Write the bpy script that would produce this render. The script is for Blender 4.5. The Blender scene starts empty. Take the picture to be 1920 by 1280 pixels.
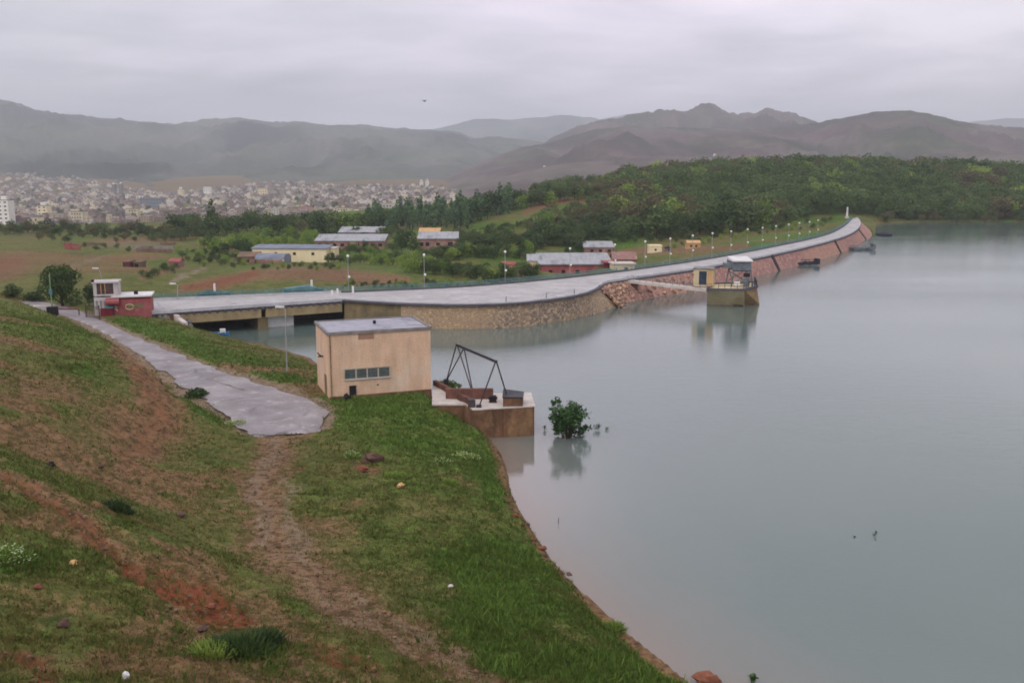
import bpy, math, random
import numpy as np
from mathutils import Vector, Matrix, geometry
from mathutils.bvhtree import BVHTree

sc = bpy.context.scene
COL = sc.collection
R = math.radians
rng = np.random.default_rng(7)
random.seed(7)

# ------------------------------------------------------------------ camera maths
F, PITCH, H = 1844.0, R(10.26), 26.0
CP, SP = math.cos(PITCH), math.sin(PITCH)

def ray(px, py):
    cx = (px - 960) / F
    cy = (640 - py) / F
    return cx, CP + cy * SP, -SP + cy * CP

def PZ(px, py, z):
    d = ray(px, py)
    t = (z - H) / d[2]
    return Vector((d[0] * t, d[1] * t, z))

def PY(px, py, Y):
    d = ray(px, py)
    t = Y / d[1]
    return Vector((d[0] * t, Y, H + d[2] * t))

def project(x, y, z):
    dz = z - H
    depth = y * CP - dz * SP
    up = y * SP + dz * CP
    depth = np.maximum(depth, 0.5)
    return 960 + F * x / depth, 640 - F * up / depth

# ------------------------------------------------------------------ noise
def _hash(ix, iy, s):
    h = (ix * 374761393 + iy * 668265263 + s * 974634777) & 0xFFFFFFFF
    h = ((h ^ (h >> 13)) * 1274126177) & 0xFFFFFFFF
    return ((h ^ (h >> 16)) & 0xFFFF) / 65535.0

def vnoise(x, y, s=0):
    x = np.asarray(x, dtype=float); y = np.asarray(y, dtype=float)
    fx = np.floor(x); fy = np.floor(y)
    ix = fx.astype(np.int64); iy = fy.astype(np.int64)
    u = x - fx; v = y - fy
    u = u * u * u * (u * (u * 6 - 15) + 10); v = v * v * v * (v * (v * 6 - 15) + 10)
    a = _hash(ix, iy, s); b = _hash(ix + 1, iy, s)
    c = _hash(ix, iy + 1, s); d = _hash(ix + 1, iy + 1, s)
    return (a + (b - a) * u) * (1 - v) + (c + (d - c) * u) * v

def fbm(x, y, oct=4, s=0, g=0.5):
    t = 0; amp = 1; tot = 0
    for k in range(oct):
        t = t + amp * vnoise(x, y, s + k * 17)
        tot += amp; amp *= g
        x = x * 2.03 + 11.3; y = y * 2.03 + 5.7
    return t / tot

def ridged(x, y, oct=4, s=0):
    t = 0; amp = 1; tot = 0
    for k in range(oct):
        t = t + amp * (1 - abs(2 * vnoise(x, y, s + k * 13) - 1))
        tot += amp; amp *= 0.5
        x = x * 2.1 + 3.1; y = y * 2.1 + 7.7
    return t / tot

def sstep(a, b, x):
    t = np.clip((x - a) / (b - a), 0, 1)
    return t * t * (3 - 2 * t)

# ------------------------------------------------------------------ polygon helpers
def inside(poly, x, y):
    x = np.asarray(x, float); y = np.asarray(y, float)
    r = np.zeros(x.shape, bool)
    n = len(poly)
    for i in range(n):
        x0, y0 = poly[i]; x1, y1 = poly[(i + 1) % n]
        if y0 == y1: continue
        c = ((y0 > y) != (y1 > y)) & (x < (x1 - x0) * (y - y0) / (y1 - y0) + x0)
        r ^= c
    return r

def polydist(poly, x, y, closed=True):
    """distance to polyline and parameter (index + fraction) of the nearest point"""
    x = np.asarray(x, float); y = np.asarray(y, float)
    best = np.full(x.shape, 1e18); par = np.zeros(x.shape)
    n = len(poly)
    for i in range(n if closed else n - 1):
        x0, y0 = poly[i][:2]; x1, y1 = poly[(i + 1) % n][:2]
        dx, dy = x1 - x0, y1 - y0
        L = dx * dx + dy * dy + 1e-9
        t = np.clip(((x - x0) * dx + (y - y0) * dy) / L, 0, 1)
        d = (x - x0 - t * dx) ** 2 + (y - y0 - t * dy) ** 2
        m = d < best
        best = np.where(m, d, best); par = np.where(m, i + t, par)
    return np.sqrt(best), par

def resample(pts, step):
    out = []
    for a, b in zip(pts[:-1], pts[1:]):
        a = Vector(a); b = Vector(b)
        n = max(1, int((b - a).length / step))
        out += [a.lerp(b, k / n) for k in range(n)]
    out.append(Vector(pts[-1]))
    return out

def smooth_line(pts, step, it=2):
    P = [Vector(p) for p in pts]
    for _ in range(it):
        Q = [P[0]]
        for a, b in zip(P[:-1], P[1:]):
            Q += [a.lerp(b, .25), a.lerp(b, .75)]
        Q.append(P[-1]); P = Q
    return resample(P, step)

# ------------------------------------------------------------------ lake outline, road and dam lines
def z0(px, py):
    p = PZ(px, py, 0); return (p.x, p.y)

SHORE_NEAR = [z0(1290, 1279), z0(1245, 1240), z0(1180, 1190), z0(1125, 1138), z0(1070, 1090), z0(1030, 1045), z0(1000, 1000), z0(975, 960),
              z0(958, 925), z0(950, 880), z0(938, 850), z0(915, 822)]
LAKE = ([(400, -80), (150, -40), (80, 2), (42, 18), (25, 30), (15, 39.5)] + SHORE_NEAR +
        [(-3.4, 92.2), (-6.5, 99.5), (-7.5, 104.5), (-13, 108.5), (-21, 113.5), z0(585, 672), z0(530, 656), z0(485, 643), z0(440, 640), z0(400, 642), z0(375, 632),
         (-50.5, 149.5), (-56.5, 160.2), (-30, 169), (-27.6, 163.8)])
ROT_TOP = [PZ(*p, 4) for p in [(645, 560.5), (700, 564), (745, 566.5), (800, 568.5), (860, 569.5), (930, 568.5), (980, 565.5), (1020, 561), (1055, 556.5), (1080, 552), (1100, 547), (1114, 541), (1122, 535)]]
UP_TOP = [PZ(*p, 4) for p in [(1122, 535), (1133, 527), (1200, 518), (1310, 502), (1400, 486), (1500, 465), (1570, 447), (1598, 436), (1612, 424), (1612, 414), (1606, 408)]]
WL = [z0(650, 606), z0(745, 615), z0(850, 617), z0(950, 615), z0(1050, 607), z0(1110, 596), z0(1150, 579), z0(1156, 570), z0(1215, 559), z0(1300, 546), z0(1430, 513), z0(1500, 497),
      z0(1560, 479), z0(1610, 456), z0(1640, 441), z0(1643, 428), z0(1640, 419)]
LAKE += WL
LAKE += [z0(1700, 417), z0(1800, 416), z0(1930, 416), z0(2200, 414), (520, 430), (900, 350), (900, -60)]
RAIL = [PZ(*p, 4) for p in [(640, 548.5), (850, 540), (1000, 528), (1130, 514), (1220, 502), (1300, 490.5), (1380, 477), (1450, 463), (1520, 449), (1560, 437.5), (1585, 423), (1597, 410)]]
CREST = [(p.x, p.y) for p in ROT_TOP] + [(p.x, p.y) for p in UP_TOP] + [(p.x, p.y) for p in reversed(RAIL)]

ROAD_L = [tuple(PZ(*p)) for p in [(470, 812, 3.05), (447, 790, 3.1), (410, 762, 3.2), (360, 728, 3.3), (318, 700, 3.42), (272, 667, 3.55), (232, 642, 3.7), (194, 620, 3.85), (134, 592, 4.05), (72, 577, 4.2), (20, 570, 4.3)]]
ROAD_R = [tuple(PZ(*p)) for p in [(590, 806, 3.02), (612, 775, 3.05), (596, 752, 3.12), (530, 731, 3.25), (430, 699, 3.4), (340, 666, 3.55), (280, 641, 3.7), (229, 619, 3.85), (168, 588, 4.05), (112, 570, 4.2), (60, 562, 4.3)]]
ROAD_POLY = [p[:2] for p in ROAD_L] + [p[:2] for p in reversed(ROAD_R)]
ROAD_MID = [tuple((a + b) / 2 for a, b in zip(p, q)) for p, q in zip(ROAD_L, ROAD_R)]

# ------------------------------------------------------------------ terrain
CTRL = []
def cY(px, py, Y): CTRL.append(tuple(PY(px, py, Y)))
def cZ(px, py, z): CTRL.append(tuple(PZ(px, py, z)))
def cW(x, y, z): CTRL.append((x, y, z))
for a in [(0, 1280, 30), (250, 1280, 31.5), (500, 1280, 33.5), (750, 1280, 36), (0, 1180, 34), (250, 1190, 36), (450, 1170, 40.5), (600, 1200, 38.5), (0, 1080, 38.5), (200, 1100, 40), (380, 1120, 43),
          (0, 980, 43.5), (150, 930, 52), (300, 1000, 50), (0, 880, 50), (100, 860, 59), (0, 790, 61), (130, 760, 73), (0, 700, 76), (170, 690, 90), (0, 640, 95), (0, 590, 116), (110, 615, 116), (0, 556, 150),
          (60, 575, 143), (200, 643, 114), (290, 693, 97), (340, 747, 87.5), (265, 845, 73.5), (250, 755, 82), (320, 800, 81), (400, 850, 74.8), (400, 940, 63), (420, 1040, 53.5)]:
    cY(*a)
for a in [(500, 850, 3.2), (510, 950, 3.6), (560, 1050, 4.0), (700, 1130, 4.3), (850, 1200, 4.5), (1000, 1280, 4.5), (800, 757, 2.85), (640, 755, 3.0), (700, 880, 2.9), (850, 880, 2.3), (800, 1000, 2.8), (900, 1100, 2.7),
          (1000, 1180, 2.7), (1100, 1250, 2.3), (430, 800, 3.2), (600, 820, 3.05), (480, 690, 3.1), (560, 690, 2.3), (400, 650, 2.9), (330, 612, 3.5), (860, 820, 1.6), (890, 960, 1.9), (960, 1060, 1.8), (1060, 1160, 1.9), (1180, 1260, 1.6)]:
    cZ(*a)
for p in ROAD_L[1:9]: cW(p[0] - 1, p[1] - .5, p[2] + .15)
for p in ROAD_R[3:9]: cW(p[0] + 1, p[1] + .5, p[2] - .05)
for a in [(0, 0, 24.0), (-30, 0, 25), (30, -5, 20), (-70, 10, 22), (-60, 40, 14), (-90, 80, 13), (-110, 130, 9), (5, 12, 16.5), (0, 7, 19.5), (14, 22, 10), (-6, 20, 14.2), (60, -10, 9), (120, -60, 6), (-80, 30, 18)]: cW(*a)
# lake bed
for a in [(1200, 900), (1500, 700), (1700, 1000), (1300, 650), (1900, 600), (1600, 560), (1000, 680), (1750, 440), (1900, 430), (1300, 1150), (1900, 1250), (560, 625)]:
    p = PZ(*a, 0); cW(p.x, p.y, -3)
# land behind bridge, guard house and dam
for a in [(180, 575, 4.2), (230, 580, 4.1), (120, 560, 4.5), (290, 560, 3.8), (330, 545, 3.3), (450, 540, 3.0), (560, 535, 3.0)]: cZ(*a)
for a in [(0, 470, 300), (200, 500, 230), (200, 450, 380), (100, 440, 450), (0, 445, 430), (330, 500, 238), (450, 500, 240), (650, 530, 195), (700, 490, 262), (550, 492, 265), (800, 500, 255), (900, 460, 320),
          (1000, 485, 285), (850, 520, 215), (1000, 505, 235), (1130, 497, 250), (1200, 478, 282), (1260, 470, 280), (1300, 475, 264), (1400, 455, 283), (1480, 437, 312), (1540, 425, 345), (300, 440, 430), (450, 440, 420),
          (600, 445, 400), (600, 425, 460), (750, 440, 400), (850, 425, 450), (930, 408, 420), (1000, 386, 455), (1050, 372, 475), (1150, 362, 560), (1300, 338, 620), (1420, 330, 640), (1600, 332, 660), (1750, 336, 660),
          (1920, 338, 660), (2200, 340, 680), (1200, 402, 430), (1080, 430, 380), (1400, 400, 450), (1560, 395, 450), (1750, 400, 470), (1920, 402, 470), (2200, 402, 480), (1680, 413, 446),
          (1100, 455, 340), (0, 425, 960), (0, 380, 1700), (0, 330, 3200), (330, 400, 1300), (300, 362, 2500), (600, 392, 1400), (600, 350, 2700), (800, 346, 2700), (830, 380, 1500), (-200, 440, 800), (-200, 340, 3000)]:
    cY(*a)
# building plots below the dam
for a in [(1080, 525, 226), (1020, 528, 222), (1150, 514, 230), (1190, 509, 236), (1080, 521, 250), (1170, 506, 250), (1000, 520, 254), (1230, 477, 284), (1300, 467, 293), (1122, 477, 322), (1033, 449, 374), (952, 508, 263), (475, 489, 271), (545, 489, 270), (615, 489, 273), (505, 491, 258), (464, 494, 260),
          (592, 467, 325), (655, 467, 325), (720, 467, 325), (676, 450, 376), (785, 467, 328), (822, 467, 328), (858, 467, 330), (805, 450, 356), (240, 506, 238), (328, 504, 242), (136, 468, 335), (290, 470, 316)]:
    cY(*a)
for px in (1000, 1200, 1400, 1600, 1900, 2300):
    p = PY(px, 400, 1000); cW(p.x, p.y, -25)
    p = PY(px, 400, 2500); cW(p.x, p.y, -25)
for px in (-500, 0, 500, 900, 1400, 2400):
    p = PY(px, 300, 5000); cW(p.x, p.y, -15)
    p = PY(px, 300, 12000); cW(p.x, p.y, -15)
for p in ((-200, 150, 8), (-300, 300, 6), (-500, 500, 0)): cW(*p)

def logpol(x, y):
    r = np.sqrt(x * x + y * y) + 3.0
    a = np.arctan2(x, y)
    return a, np.log(r)

class RBF:
    def __init__(s, pts, lam=2e-4):
        P = np.array(pts, float)
        a, l = logpol(P[:, 0], P[:, 1])
        s.c = np.stack([a, l], 1)
        n = len(P)
        K = s.k(s.c[:, None, :], s.c[None, :, :]) + lam * np.eye(n)
        A = np.zeros((n + 3, n + 3))
        A[:n, :n] = K; A[:n, n] = 1; A[:n, n + 1:] = s.c
        A[n:, :n] = A[:n, n:].T
        b = np.zeros(n + 3); b[:n] = P[:, 2]
        s.w = np.linalg.solve(A, b); s.n = n
    def k(s, p, q):
        d = np.sqrt(((p - q) ** 2).sum(-1)) + 1e-9
        return d ** 1.5 * -1.0
    def __call__(s, x, y):
        a, l = logpol(x, y)
        p = np.stack([a, l], -1)
        out = np.empty(len(p))
        for i in range(0, len(p), 20000):
            q = p[i:i + 20000]
            out[i:i + 20000] = s.k(q[:, None, :], s.c[None]) @ s.w[:s.n] + s.w[s.n] + q @ s.w[s.n + 1:]
        return out
SURF = RBF(CTRL)

def terr(x, y, fine=True):
    x = np.atleast_1d(np.asarray(x, float)); y = np.atleast_1d(np.asarray(y, float))
    z = SURF(x, y)
    r = np.hypot(x, y)
    near = 1 - sstep(110, 220, r)
    if fine:
        amp = near * 0.55
        n = (fbm(x * .13, y * .13, 5, 3) - .5) * 1.5 + (fbm(x * .9, y * .9, 3, 9) - .5) * .45
        z = z + amp * n
        mid = sstep(180, 320, r) * (1 - sstep(700, 1200, r))
        z = z + mid * (fbm(x * .03, y * .03, 4, 5) - .5) * 1.6
    # road bed
    d, t = polydist(ROAD_MID, x, y, False)
    i = np.clip(t.astype(int), 0, len(ROAD_MID) - 2); f = t - i
    zr = np.array([p[2] for p in ROAD_MID]); zr = zr[i] + (zr[i + 1] - zr[i]) * f
    hw = np.interp(t, range(len(ROAD_MID)), [math.hypot(a[0] - b[0], a[1] - b[1]) / 2 for a, b in zip(ROAD_L, ROAD_R)])
    w = 1 - sstep(.6, 3.2, d - hw)
    z = z * (1 - w) + (zr - .20) * w
    # pump house terrace
    d, _ = polydist([(-18.1, 95.2), (-8.3, 98.8), (-10.9, 105.9), (-20.7, 102.3)], x, y)
    ins = inside([(-18.1, 95.2), (-8.3, 98.8), (-10.9, 105.9), (-20.7, 102.3)], x, y)
    w = np.where(ins, 1, 1 - sstep(0.3, 2.5, d))
    z = z * (1 - w) + 2.92 * w
    # guard house yard
    d = np.hypot(x + 58, y - 149)
    w = 1 - sstep(6, 11, d)
    z = z * (1 - w) + np.minimum(z, 4.0) * w
    # lake
    ins = inside(LAKE, x, y); d, _ = polydist(LAKE, x, y)
    lo = -np.minimum(4, .12 + .5 * d)
    hi = .12 + .9 * np.minimum(d, 5) + .5 * np.maximum(d - 5, 0)
    z = np.where(ins, np.minimum(z, lo), np.where(d < 28, np.minimum(z, hi), z))
    z = np.where(~ins & (d < 6), np.maximum(z, .06 + .02 * d), z)
    cap = 25.6 - .575 * y
    z = np.where((y > 2) & (y < 29), np.minimum(z, cap), z)
    # below the dam crest
    ins = inside(CREST, x, y); d, _ = polydist(CREST, x, y)
    z = np.where(ins | (d < 1.5), np.minimum(z, 3.4), z)
    d, _ = polydist([(p.x, p.y) for p in ROT_TOP + UP_TOP], x, y, False)
    z = np.where(d < 4.5, np.minimum(z, -1.5), z)
    return z

def tz(x, y): return float(terr([x], [y])[0])

def hit(px, py, t0=22, t1=4500):
    d = ray(px, py)
    t = np.exp(np.linspace(math.log(t0), math.log(t1), 900))
    x = d[0] * t; y = d[1] * t; z = H + d[2] * t
    g = terr(x, y) - z
    k = np.argmax(g > 0)
    if not (g > 0).any(): return None
    k = max(k, 1)
    f = g[k - 1] / (g[k - 1] - g[k])
    tt = t[k - 1] + (t[k] - t[k - 1]) * f
    X, Y = d[0] * tt, d[1] * tt
    return Vector((X, Y, tz(X, Y)))

# ------------------------------------------------------------------ mesh building
class MB:
    def __init__(s): s.v = []; s.f = []; s.m = []; s.mi = 0
    def add(s, vs, fs):
        b = len(s.v)
        s.v += [tuple(v) for v in vs]
        s.f += [tuple(b + i for i in f) for f in fs]
        s.m += [s.mi] * len(fs)
        return s
    def box(s, x0, x1, y0, y1, z0, z1, rz=0, o=(0, 0)):
        c, n = math.cos(rz), math.sin(rz)
        vs = []
        for z in (z0, z1):
            for x, y in ((x0, y0), (x1, y0), (x1, y1), (x0, y1)):
                vs.append((o[0] + x * c - y * n, o[1] + x * n + y * c, z))
        return s.add(vs, [(3, 2, 1, 0), (4, 5, 6, 7), (0, 1, 5, 4), (1, 2, 6, 5), (2, 3, 7, 6), (3, 0, 4, 7)])
    def prism(s, poly, z0, z1):
        n = len(poly)
        zz0 = z0 if hasattr(z0, '__len__') else [z0] * n
        zz1 = z1 if hasattr(z1, '__len__') else [z1] * n
        vs = [(p[0], p[1], a) for p, a in zip(poly, zz0)] + [(p[0], p[1], a) for p, a in zip(poly, zz1)]
        fs = [tuple(range(n - 1, -1, -1)), tuple(range(n, 2 * n))]
        fs += [(i, (i + 1) % n, n + (i + 1) % n, n + i) for i in range(n)]
        return s.add(vs, fs)
    def tube(s, a, b, r0, r1=None, n=6, caps=True):
        r1 = r0 if r1 is None else r1
        a = Vector(a); b = Vector(b); d = (b - a).normalized()
        u = d.orthogonal().normalized(); w = d.cross(u)
        vs = []
        for p, r in ((a, r0), (b, r1)):
            for k in range(n):
                t = 2 * math.pi * (k + .5) / n
                vs.append(p + u * (r * math.cos(t)) + w * (r * math.sin(t)))
        fs = [(k, (k + 1) % n, n + (k + 1) % n, n + k) for k in range(n)]
        if caps: fs += [tuple(range(n - 1, -1, -1)), tuple(range(n, 2 * n))]
        return s.add(vs, fs)
    def beam(s, a, b, w, h):
        """rectangular bar from a to b, w wide, h high"""
        a = Vector(a); b = Vector(b); d = (b - a).normalized()
        up = Vector((0, 0, 1)) if abs(d.z) < .95 else Vector((0, 1, 0))
        sd = d.cross(up).normalized(); up = sd.cross(d)
        vs = []
        for p in (a, b):
            for i, j in ((-1, -1), (1, -1), (1, 1), (-1, 1)):
                vs.append(p + sd * (i * w / 2) + up * (j * h / 2))
        return s.add(vs, [(3, 2, 1, 0), (4, 5, 6, 7), (0, 1, 5, 4), (1, 2, 6, 5), (2, 3, 7, 6), (3, 0, 4, 7)])
    def ball(s, c, r, n=8, m=5, sz=1.0):
        vs = []
        for i in range(m + 1):
            t = math.pi * i / m
            for k in range(n):
                p = 2 * math.pi * k / n
                vs.append((c[0] + r * math.sin(t) * math.cos(p), c[1] + r * math.sin(t) * math.sin(p), c[2] + r * sz * math.cos(t)))
        fs = [(i * n + k, (i + 1) * n + k, (i + 1) * n + (k + 1) % n, i * n + (k + 1) % n) for i in range(m) for k in range(n)]
        return s.add(vs, fs)
    def strip(s, A, B):
        n = len(A)
        return s.add(list(A) + list(B), [(i, i + 1, n + i + 1, n + i) for i in range(n - 1)])
    def build(s, name, mats, parent=None, smooth=False, world=False):
        vs = s.v
        if parent is not None and world:
            M = Matrix.Translation(parent.location) @ Matrix.Rotation(parent.rotation_euler.z, 4, 'Z')
            Mi = M.inverted()
            vs = [Mi @ Vector(v) for v in vs]
        me = bpy.data.meshes.new(name)
        me.from_pydata([tuple(v) for v in vs], [], s.f)
        if not isinstance(mats, (list, tuple)): mats = [mats]
        for m in mats: me.materials.append(m)
        if len(mats) > 1: me.polygons.foreach_set('material_index', s.m)
        if smooth: me.polygons.foreach_set('use_smooth', [True] * len(me.polygons))
        me.update()
        o = bpy.data.objects.new(name, me)
        COL.objects.link(o)
        if parent is not None: o.parent = parent
        return o

def npmesh(name, V, Fq, mat, k=4, attrs=None, smooth=False, matidx=None):
    """mesh from numpy arrays; Fq (n,k)"""
    me = bpy.data.meshes.new(name)
    nf = len(Fq)
    me.vertices.add(len(V)); me.vertices.foreach_set('co', np.ascontiguousarray(V, dtype=np.float32).ravel())
    me.loops.add(nf * k); me.loops.foreach_set('vertex_index', np.ascontiguousarray(Fq, dtype=np.int32).ravel())
    me.polygons.add(nf); me.polygons.foreach_set('loop_start', np.arange(0, nf * k, k, dtype=np.int32))
    if smooth: me.polygons.foreach_set('use_smooth', np.ones(nf, dtype=bool))
    if matidx is not None: me.polygons.foreach_set('material_index', np.asarray(matidx, dtype=np.int32))
    me.update(calc_edges=True)
    for an, (dom, arr) in (attrs or {}).items():
        at = me.attributes.new(an, 'FLOAT_COLOR', dom)
        at.data.foreach_set('color', np.ascontiguousarray(arr, dtype=np.float32).ravel())
    for m in (mat if isinstance(mat, (list, tuple)) else [mat]): me.materials.append(m)
    return me

def link(name, me, parent=None):
    o = bpy.data.objects.new(name, me); COL.objects.link(o)
    if parent is not None: o.parent = parent
    return o

def tag(o, label=None, cat=None, group=None, kind=None):
    if label: o['label'] = label
    if cat: o['category'] = cat
    if group: o['group'] = group
    if kind: o['kind'] = kind
    return o

def thing(name, label, cat, loc=(0, 0, 0), rz=0, group=None):
    o = bpy.data.objects.new(name, None); COL.objects.link(o)
    o.empty_display_size = .3
    o.location = loc; o.rotation_euler = (0, 0, rz)
    return tag(o, label, cat, group)

def dup(root, loc, rz=None, label=None, scale=None):
    r = root.copy(); COL.objects.link(r); r.location = loc
    if rz is not None: r.rotation_euler = (0, 0, rz)
    if scale is not None: r.scale = scale if hasattr(scale, '__len__') else (scale,) * 3
    if label: r['label'] = label
    for ch in list(root.children):
        c = ch.copy(); COL.objects.link(c); c.parent = r
        for g in ch.children:
            d = g.copy(); COL.objects.link(d); d.parent = c
    return r

# ------------------------------------------------------------------ materials
def lin(r, g, b):
    f = lambda c: c / 12.92 if c <= .04045 else ((c + .055) / 1.055) ** 2.4
    return tuple(f(v / 255) for v in (r, g, b)) + (1,)

class NT:
    def __init__(s, name):
        s.m = bpy.data.materials.new(name); s.m.use_nodes = True
        s.t = s.m.node_tree; s.t.nodes.clear()
        s.out = s.n('ShaderNodeOutputMaterial'); s.b = s.n('ShaderNodeBsdfPrincipled')
        s.l(s.b.outputs[0], s.out.inputs[0])
        s.b.inputs['Specular IOR Level'].default_value = .25
    def n(s, ty, **kw):
        x = s.t.nodes.new(ty)
        for k, v in kw.items():
            if hasattr(x, k): setattr(x, k, v)
            else: x.inputs[k].default_value = v
        return x
    def l(s, a, b): s.t.links.new(a, b)
    def coord(s, kind='Object', scale=None):
        c = s.n('ShaderNodeTexCoord').outputs[kind] if kind != 'World' else s.n('ShaderNodeNewGeometry').outputs['Position']
        if scale is None: return c
        mp = s.n('ShaderNodeMapping'); s.l(c, mp.inputs[0])
        mp.inputs['Scale'].default_value = scale if hasattr(scale, '__len__') else (scale,) * 3
        return mp.outputs[0]
    def noise(s, co, scale, detail=5, rough=.55):
        x = s.n('ShaderNodeTexNoise'); s.l(co, x.inputs['Vector'])
        x.inputs['Scale'].default_value = scale; x.inputs['Detail'].default_value = detail; x.inputs['Roughness'].default_value = rough
        return x.outputs['Fac']
    def ramp(s, fac, stops, interp='LINEAR'):
        x = s.n('ShaderNodeValToRGB'); s.l(fac, x.inputs[0])
        cr = x.color_ramp; cr.interpolation = interp
        while len(cr.elements) < len(stops): cr.elements.new(.5)
        for e, (p, c) in zip(cr.elements, stops):
            e.position = p; e.color = c if hasattr(c, '__len__') else (c, c, c, 1)
        return x.outputs[0]
    def mix(s, fac, a, b, mode='MIX'):
        x = s.n('ShaderNodeMix'); x.data_type = 'RGBA'; x.blend_type = mode
        if hasattr(fac, 'type'): s.l(fac, x.inputs[0])
        else: x.inputs[0].default_value = fac
        for v, i in ((a, 6), (b, 7)):
            if hasattr(v, 'type'): s.l(v, x.inputs[i])
            else: x.inputs[i].default_value = v
        return x.outputs[2]
    def math(s, op, a, b=0.0, clamp=False):
        x = s.n('ShaderNodeMath'); x.operation = op; x.use_clamp = clamp
        for v, i in ((a, 0), (b, 1)):
            if hasattr(v, 'type'): s.l(v, x.inputs[i])
            else: x.inputs[i].default_value = v
        return x.outputs[0]
    def bump(s, h, strength=.3, dist=.05):
        x = s.n('ShaderNodeBump'); s.l(h, x.inputs['Height'])
        x.inputs['Strength'].default_value = strength; x.inputs['Distance'].default_value = dist
        s.l(x.outputs[0], s.b.inputs['Normal'])
    def base(s, c, rough=.85):
        if hasattr(c, 'type'): s.l(c, s.b.inputs['Base Color'])
        else: s.b.inputs['Base Color'].default_value = c
        s.b.inputs['Roughness'].default_value = rough
        return s

def pm(name, c1, c2=None, scale=1.2, rough=.85, bump=.15, c3=None, stretch=(1, 1, 1), fine=14, streak=0, metal=0):
    n = NT(name)
    co = n.coord('Object', stretch)
    c2 = c2 or tuple(v * .75 for v in c1[:3]) + (1,)
    a = n.ramp(n.noise(co, scale, 6, .6), [(.35, c1), (.65, c2)])
    if c3: a = n.mix(n.ramp(n.noise(co, scale * .45, 5, .65), [(.52, 0), (.66, 1)]), a, c3)
    f = n.noise(co, fine, 3, .6)
    a = n.mix(1.0, a, n.ramp(f, [(.25, .72), (.75, 1.15)]), 'MULTIPLY')
    if streak:
        st = n.noise(n.coord('Object', (1.3, 1.3, .3)), .9, 6, .65)
        a = n.mix(streak, a, n.ramp(st, [(.36, .6), (.62, 1.06)]), 'MULTIPLY')
    n.base(a, rough)
    if bump: n.bump(f, bump, .04)
    n.b.inputs['Metallic'].default_value = metal
    return n.m

def stone_mat(name, cols, scale, mortar, bump=.6, stretch=(1, 1, 1), edge=.07, patch=None):
    n = NT(name)
    co = n.coord('Object', stretch)
    wob = n.n('ShaderNodeTexNoise'); n.l(co, wob.inputs['Vector']); wob.inputs['Scale'].default_value = scale * .8
    mx = n.n('ShaderNodeMix'); mx.data_type = 'RGBA'; mx.inputs[0].default_value = .12
    n.l(co, mx.inputs[6]); n.l(wob.outputs['Color'], mx.inputs[7])
    v = n.n('ShaderNodeTexVoronoi'); v.inputs['Scale'].default_value = scale; n.l(mx.outputs[2], v.inputs['Vector'])
    sep = n.n('ShaderNodeSeparateColor'); n.l(v.outputs['Color'], sep.inputs[0])
    k = len(cols)
    c = n.ramp(sep.outputs[0], [(i / k, cc) for i, cc in enumerate(cols)], 'CONSTANT')
    if patch:
        c = n.mix(n.ramp(n.noise(co, patch[1], 4, .6), [(.48, 0), (.6, 1)]), c, n.mix(.6, c, patch[0]))
    fn = n.noise(co, scale * 6, 4, .6)
    c = n.mix(1, c, n.ramp(fn, [(.25, .7), (.75, 1.2)]), 'MULTIPLY')
    e = n.n('ShaderNodeTexVoronoi'); e.feature = 'DISTANCE_TO_EDGE'; e.inputs['Scale'].default_value = scale; n.l(mx.outputs[2], e.inputs['Vector'])
    ef = n.ramp(e.outputs['Distance'], [(edge * .4, 0), (edge, 1)])
    c = n.mix(ef, mortar, c)
    n.base(c, .9); n.bump(ef, bump, .12)
    return n.m

M = {}
M['beige'] = pm('beige_render', lin(224, 190, 160), lin(212, 176, 148), .5, .9, .1, lin(220, 194, 170), fine=9, streak=.4)
M['roof_grey'] = pm('roof_felt', lin(168, 166, 176), lin(150, 148, 158), .8, .6, .1, lin(120, 118, 124))
M['patch'] = pm('bare_plaster', lin(168, 128, 104), lin(150, 116, 98), 2.5)
M['dark_glass'] = pm('window_glass', lin(70, 84, 82), lin(100, 104, 104), 2.0, .15, 0)
M['dark'] = pm('dark_opening', lin(38, 34, 38), lin(26, 24, 28), 2)
M['frame_pale'] = pm('pale_frame', lin(190, 176, 158))
M['conc_brown'] = pm('stained_concrete', lin(134, 100, 76), lin(96, 70, 52), .9, .9, .3, lin(150, 118, 86), stretch=(1, 1, .7), streak=.55)
M['conc_red'] = pm('rusty_concrete', lin(124, 84, 70), lin(96, 66, 58), 1.1, .9, .3, streak=.4)
M['conc_pale'] = pm('pale_concrete', lin(206, 196, 186), lin(182, 172, 164), .8, .7, .15)
M['conc_grey'] = pm('grey_concrete', lin(150, 144, 140), lin(118, 112, 110), .6, .85, .25, lin(96, 90, 86), streak=.4)
M['conc_olive'] = pm('olive_concrete', lin(140, 122, 88), lin(118, 104, 78), .5, .9, .2, lin(104, 94, 76), streak=.5)
M['girder'] = pm('girder_concrete', lin(170, 150, 112), lin(148, 130, 98), .35, .85, .15, lin(120, 106, 84), streak=.5)
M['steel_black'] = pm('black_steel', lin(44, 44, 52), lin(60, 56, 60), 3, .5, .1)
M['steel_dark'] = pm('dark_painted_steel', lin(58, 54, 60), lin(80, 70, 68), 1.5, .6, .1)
M['steel_grey'] = pm('grey_painted_steel', lin(118, 124, 128), lin(92, 98, 104), .9, .6, .1, lin(78, 80, 84))
M['tower_white'] = pm('aged_white_wall', lin(204, 196, 194), lin(176, 168, 168), .6, .85, .1, streak=.4)
M['white'] = pm('white_paint', lin(228, 226, 224), lin(206, 204, 202), .8, .7, .05)
M['globe'] = pm('lamp_globe_glass', lin(240, 238, 232), lin(226, 224, 218), 3, .3, 0)
M['teal'] = pm('teal_paint', lin(92, 134, 138), lin(78, 114, 122), .8, .6, .1, lin(118, 150, 150))
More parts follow.
